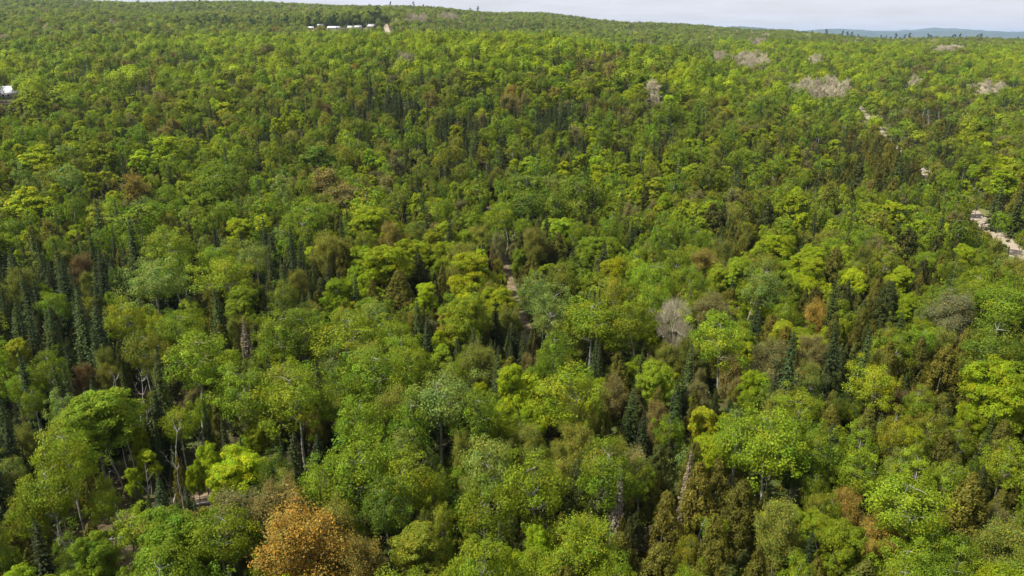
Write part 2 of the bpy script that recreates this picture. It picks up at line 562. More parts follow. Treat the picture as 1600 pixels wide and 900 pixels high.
def cedar(rng, q, W=4.8, H=12.0):
    tr, cr = MB(), MB()
    sides = [3, 4, 6][q]
    limb(tr, (0, 0, -.4), (rng.normal(0, .15), rng.normal(0, .15), H * .93), H * .014, .03, rng, 6, sides=sides)
    nc = [56, 110, 190][q]; nl = [12, 24, 48][q]; ls = [.36, .24, .145][q]
    pw = rng.uniform(.65, 1.0)
    f = rng.uniform(0, 1, nc) ** .85
    a = rng.uniform(0, 2 * PI, nc)
    ridge = 1 + .16 * np.sin(a * rng.integers(3, 6) + rng.uniform(0, 6))
    r = W / 2 * np.clip(1 - f ** 1.5, 0, 1) ** pw * ridge * rng.uniform(.6, 1.03, nc)
    z = H * (.1 + .87 * f)
    C = np.stack([np.cos(a) * r, np.sin(a) * r, z], 1)
    D = np.stack([np.cos(a), np.sin(a), np.full(nc, .35)], 1)
    m = nc * nl
    rad = W * .115 * (1.25 - .6 * f)
    u = unit(rng, m)
    P = np.repeat(C, nl, 0) + u * np.repeat(rad, nl)[:, None] * np.array([.8, .8, 1.35]) * rng.uniform(.4, 1.1, (m, 1)) + np.repeat(D, nl, 0) * .1
    N = u * .55 + np.repeat(D, nl, 0) * .6 + rng.normal(0, .42, (m, 3)) + [0, 0, .15]
    A = np.repeat(D * [.5, .5, 1] + [0, 0, .55], nl, 0) + rng.normal(0, .35, (m, 3))
    tone = np.repeat(np.exp(rng.normal(0, .12, (nc, 1))), nl, 0)
    cr.leaves(P, N, ls * rng.uniform(.65, 1.3, m), rng, leafcol(rng, m, .24, .09) * tone, .42, A)
    return tr, cr


def pine(rng, q, W=5.5, H=16.0):
    tr, cr = MB(), MB()
    top = limb(tr, (0, 0, -.4), (rng.normal(0, .4), rng.normal(0, .4), H * .95), H * .012, .04, rng, 6, sides=4)
    nc = [22, 28, 40][q]; nl = [14, 20, 30][q]; ls = [.75, .38, .24][q]
    for k in range(nc):
        f = [.22, .34, .38][q] + [.76, .64, .6][q] * (k + rng.uniform()) / nc
        a = rng.uniform(0, 2 * PI)
        r = W / 2 * math.sin(PI * min(.62, (1.02 - f) * [.8, 1.2, 1.35][q])) ** .7 * rng.uniform(.35, 1)
        c = np.array([math.cos(a) * r, math.sin(a) * r, H * f])
        if k % 2 == 0:
            limb(tr, (0, 0, H * f - r * .2), c, .07, .03, rng, 3, 0, 3)
        u = unit(rng, nl)
        P = c + u * [W * .16, W * .16, W * .06] * rng.uniform(.4, 1.1, (nl, 1))
        cr.leaves(P, u * .5 + [0, 0, .7] + rng.normal(0, .4, (nl, 3)), ls * rng.uniform(.7, 1.2, nl), rng, leafcol(rng, nl, .2, .06), .5)
    return tr, cr


def dead(rng, q, W=3.0, H=9.0):
    """a broken, leafless pale trunk and its bare limbs, each limb a mesh of its own"""
    tr = MB()
    limbs = []
    top = limb(tr, (0, 0, -.4), (rng.normal(0, .7), rng.normal(0, .7), H), .12, .03, rng, 9, sides=6)
    for k in range(8):
        i = rng.integers(3, 9)
        a = rng.uniform(0, 2 * PI); l = W * rng.uniform(.25, .62) * (1.3 - i / 10)
        mb = MB()
        b = limb(mb, top[i], top[i] + np.array([math.cos(a) * l, math.sin(a) * l, l * rng.uniform(.6, 1.7)]), .045, .014, rng, 5, -.05, 4)
        for _ in range(3):
            p = b[rng.integers(2, 5)]
            limb(mb, p, p + unit(rng, 1)[0] * l * .35 + [0, 0, l * .25], .022, .009, rng, 3, 0, 3)
        limbs.append(mb)
    if rng.uniform() < .6:
        mb = MB()
        limb(mb, top[3], top[3] + np.array([rng.normal(0, 1.2), rng.normal(0, 1.2), H * .5]), .075, .02, rng, 7, .04, 5)
        limbs.append(mb)
    return tr, limbs


def bush(rng, q, W=2.6, H=1.9):
    tr, cr = MB(), MB()
    limb(tr, (0, 0, -.2), (0, 0, H * .6), .05, .02, rng, 3, sides=3)
    nc = 9; nl = 26
    d = unit(rng, nc); d[:, 2] = np.abs(d[:, 2])
    C = d * [W * .33, W * .33, H * .5] * rng.uniform(.4, 1, (nc, 1)) + [0, 0, H * .3]
    u = unit(rng, nc * nl)
    P = np.repeat(C, nl, 0) + u * W * .2 * rng.uniform(.3, 1.1, (nc * nl, 1))
    P[:, 2] = np.maximum(P[:, 2], .05)
    cr.leaves(P, u * .5 + [0, 0, .5] + rng.normal(0, .5, (nc * nl, 3)), .2 * rng.uniform(.6, 1.3, nc * nl), rng, leafcol(rng, nc * nl, .25, .1), .55)
    return tr, cr


KINDS = {  # builder, (W, H), bark, crown material, name
    'maple': (maple, 8.0, 14.0, M_BARK, M_FOL, 'maple_tree'),
    'aspen': (aspen, 6.6, 15.0, M_WHITE, M_FOL, 'aspen_tree'),
    'spruce': (spruce, 4.5, 14.0, M_DARK, M_FOL, 'spruce_tree'),
    'cedar': (cedar, 4.8, 12.0, M_DARK, M_FOL, 'cedar_tree'),
    'bud': (budding, 6.4, 12.5, M_BARK, M_FOL, 'budding_tree'),
    'bare': (bare, 6.6, 14.0, M_TWIG, M_TWIG, 'bare_tree'),
    'pine': (pine, 5.5, 16.0, M_DARK, M_FOL, 'pine_tree'),
    'dead': (dead, 3.0, 9.0, M_DEAD, M_DEAD, 'dead_tree'),
}
NVAR = {0: 5, 1: 7, 2: 6}
PROTO = {}      # (kind, lod) -> list of (trunk mesh, crown mesh, joined mesh)
seed = 100
for kd, (fn, w_, h_, bark, crm, nm) in KINDS.items():
    for q in (2, 1, 0):
        if kd == 'dead' and q != 2:
            continue
        lst = []
        for v in range(NVAR[q]):
            seed += 1
            t_, c_ = fn(np.random.default_rng(seed), q)
            if kd == 'dead':
                lst.append((t_.build(nm + "_trunk", [bark]), [c.build("dead_limb", [bark]) for c in c_], None))
                continue
            lst.append((t_.build(nm + "_trunk", [bark]) if q else None,
                        c_.build(nm + "_crown", [crm]) if q else None,
                        t_.join(c_, 1).build(nm, [bark, crm]) if q < 2 else None))
        PROTO[(kd, q)] = lst
for q in (0, 1):
    PROTO[('dead', q)] = PROTO[('dead', 2)]


# ------------------------------------------------------------------ the setting
def struct(name, me, kind='structure'):
    o = bpy.data.objects.new(name, me)
    o['kind'] = kind
    COL.objects.link(o)
    return o


def grid_mesh(name, X, Y, Z, mats):
    n, m = X.shape
    mb = MB()
    i = np.arange(n - 1)[:, None] * m; j = np.arange(m - 1)[None, :]
    f = np.stack([i + j, i + j + 1, i + m + j + 1, i + m + j], -1).reshape(-1, 4)
    mb.add(np.stack([X, Y, Z], -1).reshape(-1, 3), f)
    me = mb.build(name, mats)
    me.polygons.foreach_set("use_smooth", np.ones(len(me.polygons), bool))
    return me


M_GROUND = ground_material()
rr_ = np.concatenate([[0.01], np.arange(15, 760, 4.0), np.geomspace(764, 34000, 130)])
aa_ = np.concatenate([np.linspace(-PI, -.8, 40)[:-1], np.linspace(-.8, .8, 300), np.linspace(.8, PI, 40)[1:]])
AA, RR = np.meshgrid(-aa_, rr_, indexing='xy')
GX, GY = -np.sin(AA) * RR, np.cos(AA) * RR
ground_me = grid_mesh("ground", GX, GY, height(GX, GY), [M_GROUND])
struct("ground", ground_me)

# far blue hills, real ridges many kilometres off
M_HILL = simple("far_forest", (0.020, 0.035, 0.014), (0.060, 0.085, 0.024), 0.006, 0.95, 0.0, 'Object', lo=0.4, hi=0.6)


def ridge(name, r0, depth, pts, seed_):
    """pts: (photo px, photo py of the crest); a ridge with a near and a far slope"""
    rng = np.random.default_rng(seed_)
    s = np.linspace(pts[0][0], pts[-1][0], 160)
    y = np.interp(s, [p[0] for p in pts], [p[1] for p in pts])
    k = np.ones(7) / 7
    y = np.convolve(np.pad(y, 3, 'edge'), k, 'valid')
    y += np.convolve(rng.normal(0, 2.4, len(s) + 8), np.ones(9) / 9, 'valid')
    az = np.arctan((s - 800) / 1207)
    top = CAM_Z + (58 - y) / 1276 * r0
    v = np.linspace(-1, 1, 25)
    prof = np.cos(v * PI / 2) ** 1.3
    R = r0 + v[:, None] * depth * (1 + .15 * np.sin(s / 37)[None, :])
    Z = -20 + (top + 20)[None, :] * prof[:, None]
    Z += prof[:, None] * (1 - prof[:, None]) * 40 * np.sin(s[None, :] / 23 + v[:, None] * 5)
    X, Y = np.sin(az)[None, :] * R, np.cos(az)[None, :] * R
    struct(name, grid_mesh(name, X, Y, Z, [M_HILL]))


ridge("hill", 11500, 2500, [(980, 58), (1080, 47), (1150, 42.5), (1190, 44), (1230, 47), (1290, 55), (1360, 62), (1440, 70)], 3)
ridge("hill", 18500, 3500, [(1050, 64), (1180, 56), (1250, 50), (1300, 46), (1340, 48.5), (1400, 49), (1480, 49.5), (1520, 50.5), (1600, 52), (1700, 49), (1850, 53), (2050, 60)], 5)
ridge("hill", 25000, 4000, [(1200, 60), (1330, 51), (1420, 48), (1475, 46), (1530, 49), (1640, 50), (1800, 47), (2000, 52), (2300, 60)], 8)


def ribbon(name, pts, width, lift, m, seed_=0, wob=.12, step=3.0):
    """a strip of ground surface that follows the terrain"""
    pts = np.array(pts, float)
    d = np.concatenate([[0], np.cumsum(np.linalg.norm(np.diff(pts, axis=0), axis=1))])
    n = max(8, int(d[-1] / step))
    t = np.linspace(0, d[-1], n)
    x, y = np.interp(t, d, pts[:, 0]), np.interp(t, d, pts[:, 1])
    k = min(9, n // 3 * 2 + 1)
    sm = lambda a: np.convolve(np.pad(a, k // 2, 'edge'), np.ones(k) / k, 'valid')
    x, y = sm(x), sm(y)
    tx, ty = np.gradient(x), np.gradient(y)
    l = np.hypot(tx, ty) + 1e-9
    nx, ny = ty / l, -tx / l
    rng = np.random.default_rng(seed_)
    wl = width / 2 * (1 + wob * sm(rng.normal(0, 1.6, n))); wr = width / 2 * (1 + wob * sm(rng.normal(0, 1.6, n)))
    u = np.linspace(-1, 1, 7)
    X = x[:, None] + nx[:, None] * np.where(u < 0, u * wl[:, None], u * wr[:, None])
    Y = y[:, None] + ny[:, None] * np.where(u < 0, u * wl[:, None], u * wr[:, None])
    Z = height(X, Y) + lift - .06 * (np.abs(u) == 1)[None, :] * (lift > .05)
    o = struct(name, grid_mesh(name, X, Y, Z, [m]))
    return np.stack([x, y], 1)


M_GRAVEL = simple("gravel_road", (0.27, 0.22, 0.155), (0.40, 0.335, 0.25), 0.5, 0.95, 0.3, lo=0.3, hi=0.7)
M_VERGE = simple("dry_grass_verge", (0.10, 0.12, 0.028), (0.19, 0.17, 0.065), 0.5, 0.95, 0.4, lo=0.3, hi=0.7)
M_TRAIL = simple("trail_soil", (0.075, 0.07, 0.026), (0.24, 0.175, 0.105), 0.5, 0.95, 0.4, lo=0.38, hi=0.66)
M_LITTER = simple("leaf_litter", (0.09, 0.065, 0.04), (0.24, 0.175, 0.115), 0.7, 0.95, 0.4, lo=0.35, hi=0.65)

ROAD_PX = [(1690, 505), (1640, 452), (1600, 408), (1568, 374), (1540, 352), (1522, 336), (1490, 305), (1445, 268), (1410, 240), (1379, 212),
           (1364, 191), (1347, 170), (1338, 160)]
road_pts = [pix_ground(*p) for p in ROAD_PX]
d_ = np.subtract(road_pts[-1], road_pts[-2]); d_ = d_ / np.linalg.norm(d_)
road_pts.append(tuple(np.array(road_pts[-1]) + d_ * 220))
p0_ = np.array(road_pts[0]) - np.array(road_pts[1]); p0_ /= np.linalg.norm(p0_)
road_pts.insert(0, tuple(np.array(road_pts[0]) + p0_ * 160))
ROAD = ribbon("road_verge", road_pts, 12.0, .05, M_VERGE, 1)
ribbon("gravel_road", road_pts, 5.6, .12, M_GRAVEL, 2, .06)
FAR_PX = [(608, 54), (605, 47), (603, 41), (601.5, 37.5)]
far_pts = [pix_ground(*p) for p in FAR_PX]
d_ = np.subtract(far_pts[0], far_pts[-1]); d_ = d_ / np.linalg.norm(d_)
far_pts = [tuple(np.array(far_pts[0]) + d_ * 120)] + far_pts
FARROAD = ribbon("hill_road", far_pts, 7.0, .2, M_GRAVEL, 3, .05, 6)
TRAIL_PX = [(845, 575), (832, 545), (822, 518), (812, 490), (801, 458), (793, 428), (783, 395), (774, 360), (765, 327), (757, 300), (747, 270)]
trail_pts = [pix_ground(*p) for p in TRAIL_PX]
TRAIL = ribbon("trail", trail_pts, 2.5, .07, M_TRAIL, 4, .3)


def patch(name, px, py, rx, ry, m, seed_):
    """an irregular sheet of bare ground laid on the terrain"""
    rng = np.random.default_rng(seed_)
    c = np.array(pix_ground(px, py))
    a = np.linspace(0, 2 * PI, 29)
    ph = rng.uniform(0, 6, 3)
    k = 1 + .18 * np.sin(2 * a + ph[0]) + .12 * np.sin(3 * a + ph[1]) + .07 * np.sin(7 * a + ph[2])
    u = np.linspace(0.02, 1, 8)[:, None]
    X = c[0] + np.cos(a)[None, :] * rx * k * u
    Y = c[1] + np.sin(a)[None, :] * ry * k * u
    Z = height(X, Y) + .05 - .05 * u ** 6
    struct(name, grid_mesh(name, X, Y, Z, [m]))
    return c


patch("clearing_ground", 325, 768, 2.6, 3.6, M_LITTER, 1)
patch("clearing_ground", 213, 640, 2, 4, M_LITTER, 2)
patch("clearing_ground", 195, 885, 3, 4, M_LITTER, 3)
patch("field_ground", 520, 47, 75, 40, M_VERGE, 5)

# ------------------------------------------------------------------ tree placement
TINT = {  # leaf reflectance and its word
    'lime': ((.245, .300, .009), 'bright lime'), 'yellow': ((.34, .35, .015), 'golden yellow'), 'ylgreen': ((.225, .275, .014), 'yellow-green'),
    'mid': ((.166, .226, .013), 'mid green'), 'deep': ((.110, .158, .014), 'deep green'), 'sage': ((.175, .225, .042), 'greyish green'),
    'olive': ((.175, .203, .018), 'olive'), 'orange': ((.40, .262, .045), 'orange'), 'amber': ((.28, .215, .04), 'amber'), 'rust': ((.17, .12, .045), 'rusty brown'),
    'brown': ((.215, .190, .060), 'pinkish brown'), 'ylolive': ((.205, .215, .030), 'yellow-olive'),
    'sdark': ((.050, .068, .020), 'blackish green'), 'sgreen': ((.066, .092, .022), 'dark green'),
    'colive': ((.125, .122, .018), 'dark olive'), 'cdark': ((.070, .080, .018), 'very dark green'), 'cgold': ((.16, .145, .022), 'golden olive'),
    'dull': ((.165, .200, .034), 'dull green'), 'dullime': ((.215, .260, .026), 'pale lime'), 'grey': ((.3, .27, .23), 'pale grey'), 'pale': ((.23, .23, .11), 'pale straw'), 'ashen': ((.26, .22, .17), 'ashen'), 'mauve': ((.170, .155, .060), 'dull brown'),
}
MIXES = {
    'L': [('maple', 'lime', 50), ('maple', 'ylgreen', 16), ('aspen', 'mid', 18), ('maple', 'mid', 10), ('bud', 'ylolive', 6), ('spruce', 'sdark', 4)],
    'A': [('aspen', 'mid', 54), ('aspen', 'deep', 7), ('aspen', 'sage', 10), ('maple', 'lime', 8), ('maple', 'mid', 8), ('bud', 'ylolive', 8), ('aspen', 'olive', 6), ('spruce', 'sdark', 6), ('cedar', 'colive', 4)],
    'M': [('aspen', 'mid', 28), ('aspen', 'olive', 12), ('maple', 'lime', 17), ('maple', 'ylgreen', 9), ('bud', 'ylolive', 11), ('bud', 'brown', 2.5), ('bud', 'mauve', 2), ('cedar', 'colive', 9), ('spruce', 'sdark', 11), ('bud', 'amber', .5)],
    'S': [('spruce', 'sdark', 46), ('spruce', 'sgreen', 22), ('cedar', 'cdark', 12), ('aspen', 'olive', 8), ('aspen', 'mid', 7), ('bud', 'ylolive', 5)],
    'C': [('cedar', 'colive', 36), ('cedar', 'cdark', 20), ('cedar', 'cgold', 6), ('spruce', 'sgreen', 12), ('bud', 'ylolive', 8), ('bud', 'brown', 3), ('aspen', 'mid', 9), ('aspen', 'olive', 6)],
    'B': [('bud', 'ylolive', 22), ('bud', 'amber', 4), ('bud', 'brown', 8), ('maple', 'ylgreen', 20), ('maple', 'lime', 10), ('aspen', 'olive', 16), ('aspen', 'mid', 10), ('cedar', 'colive', 7)],
    'X': [('spruce', 'sdark', 30), ('aspen', 'mid', 22), ('aspen', 'olive', 12), ('bud', 'ylolive', 10), ('bud', 'brown', 7), ('maple', 'lime', 11), ('bud', 'rust', 1.5), ('cedar', 'cdark', 6)],
    'F': [('maple', 'dull', 30), ('aspen', 'dull', 16), ('maple', 'dullime', 28), ('bud', 'brown', 8), ('bud', 'ylolive', 8), ('spruce', 'sdark', 7), ('bare', 'grey', 1.2)],
    'Y': [('spruce', 'sdark', 34), ('maple', 'dull', 24), ('aspen', 'dull', 24), ('bud', 'brown', 10), ('bud', 'mauve', 8)],
    'G': [('bare', 'grey', 84), ('aspen', 'olive', 10), ('bud', 'ylolive', 6)],
    'D': [('spruce', 'sdark', 44), ('spruce', 'sgreen', 20), ('pine', 'sdark', 6), ('maple', 'dull', 18), ('aspen', 'dull', 12)],
}
ROWS = ["FFFFFFFFFFFLLLLL", "MMLLLLLLLLALLLLL", "MMMLMMMLLLLLMLML", "MMBBXXXXXMAAAACX", "LLMMMAXXXMMMMCCM", "AMMAABXXALMMMCCL",
        "LCAAAMMMAMBBAMAC", "MAAAAMMMMMACMMMA", "SSAMSLCLCAABLBCA", "SSMCSLCLAAAALCAA", "SSACAACSSABABCAA", "MSAAAAASAMCBBCCM",
        "SASAAAAAABCMACCL", "SASLSAAAMCCAAMCC", "AMSLSAAACACAAAAC", "ACSAMAAACCCCMACC", "CAAABBMACCCCBBCB", "MAAABLLALCCCMMAB"]
SPOTS = [  # (px, py, rx, ry, mix): stands that differ from what is around them
    (1282, 147, 46, 12, 'G'), (1172, 101, 30, 12, 'G'), (1125, 97, 14, 6, 'G'), (1023, 159, 22, 9, 'G'), (1182, 70, 14, 5, 'G'), (1478, 80, 26, 5, 'G'),
    (1540, 145, 26, 9, 'G'), (1432, 135, 10, 7, 'G'), (650, 33, 18, 5, 'G'), (700, 30, 16, 4, 'G'), (630, 97, 22, 9, 'G'), (1270, 100, 10, 5, 'G'),
    (330, 38, 60, 8, 'D'), (430, 38, 60, 7, 'D'), (540, 33, 70, 7, 'D'), (570, 50, 12, 4, 'D'), (590, 28, 9, 10, 'D'), (480, 168, 24, 14, 'X'),
    (620, 170, 50, 18, 'S'), (640, 150, 45, 12, 'B'), (830, 155, 60, 10, 'B'), (890, 190, 40, 18, 'S'), (1360, 185, 45, 18, 'A'),
    (1385, 275, 50, 26, 'C'), (1450, 190, 40, 22, 'C'), (1520, 140, 30, 8, 'C'), (1190, 345, 20, 14, 'C'), (840, 310, 60, 40, 'A'), (100, 560, 100, 80, 'S'),
    (1090, 270, 90, 50, 'M'), (1000, 290, 60, 40, 'L'), (520, 290, 50, 25, 'B'), (1080, 790, 120, 40, 'C'), (1500, 810, 80, 50, 'C'), (1470, 590, 70, 40, 'C'),
    (560, 760, 110, 60, 'A'), (1210, 700, 130, 45, 'A'), (1400, 780, 60, 50, 'A'), (700, 640, 90, 60, 'A'), (520, 600, 120, 70, 'A'), (820, 75, 200, 20, 'L'),
]
GRID_MIX = {k: ([(a, b) for a, b, _ in v], np.cumsum([c for *_, c in v]) / sum(c for *_, c in v)) for k, v in MIXES.items()}


def species(px, py, r=0, wx=None, wy=None):
    for cx, cy, rx, ry, mx in SPOTS:
        if ((px - cx) / rx) ** 2 + ((py - cy) / ry) ** 2 < random.uniform(.55, 1.25):
            break
    else:
        c = int(np.clip((px + random.gauss(0, 28)) // 100, 0, 15)); q = int(np.clip((py + random.gauss(0, 14 if py > 120 else 4)) // 50, 0, 17))
        mx = ROWS[q][c]
        if r > 900 and px < 1120 or r > 1500:
            mx = 'F'
        elif r > 600 and mx == 'F':
            mx = 'L'
        if r > 380 and wx is not None and mx in 'FLMA':
            v = math.sin(wx / 43 + 1) * math.sin(wy / 71) + .7 * math.sin(wx / 27 - wy / 39) + .4 * math.sin(wx / 13 + wy / 17)
            if v > .85:
                mx = 'Y' if mx == 'F' else 'X'
            elif v < -.8 and mx != 'F':
                mx = 'L'
        if py > 140 and random.random() < .12:
            mx = 'M'
    lst, cum = GRID_MIX[mx]
    return lst[int(np.searchsorted(cum, random.random()))]


class Tree:
    __slots__ = ('kind', 'tint', 'x', 'y', 'z', 'w', 'h', 'px', 'py', 'pw', 'ph', 'd', 'vis', 'anchor', 'label', 'rot', 'ptop', 'lean')

    def __init__(s, kind, tint, x, y, w, h, anchor=None, label=None, lean=0):
        s.kind, s.tint, s.x, s.y, s.w, s.h = kind, tint, x, y, w, h
        s.z = h1(x, y); s.anchor, s.label, s.lean = anchor, label, lean
        s.vis = 0; s.rot = random.uniform(0, 2 * PI)
        f = {'spruce': .5, 'cedar': .52, 'dead': .55, 'aspen': .77, 'maple': .70, 'bud': .70, 'bare': .70, 'pine': .7}[kind]
        px, py, d = project(np.array([x, x]), np.array([y, y]), np.array([s.z + h * f, s.z + h]))
        s.px, s.py, s.d, s.ptop = float(px[0]), float(py[0]), float(d[0]), float(py[1])
        s.pw = w * FPX / s.d
        s.ph = max(2 * (s.py - s.ptop), s.pw * .45)


TREES = []
HASH, LOOK = {}, {}


def near(x, y, w, k=.40):
    """whether a crown of width w at x, y would crowd one already there"""
    i, j = int(x // 8), int(y // 8)
    for a in (i - 1, i, i + 1):
        for b in (j - 1, j, j + 1):
            for tx, ty, tw in HASH.get((a, b), ()):
                if (tx - x) ** 2 + (ty - y) ** 2 < (k * (w + tw)) ** 2:
                    return True
    return False


def put(t):
    TREES.append(t)
    HASH.setdefault((int(t.x // 8), int(t.y // 8)), []).append((t.x, t.y, t.w))
    if t.kind in ('maple', 'aspen', 'bud') and t.tint not in ('orange', 'rust', 'yellow', 'amber'):
        LOOK.setdefault((int(t.x // 8), int(t.y // 8)), []).append((t.kind, t.tint))


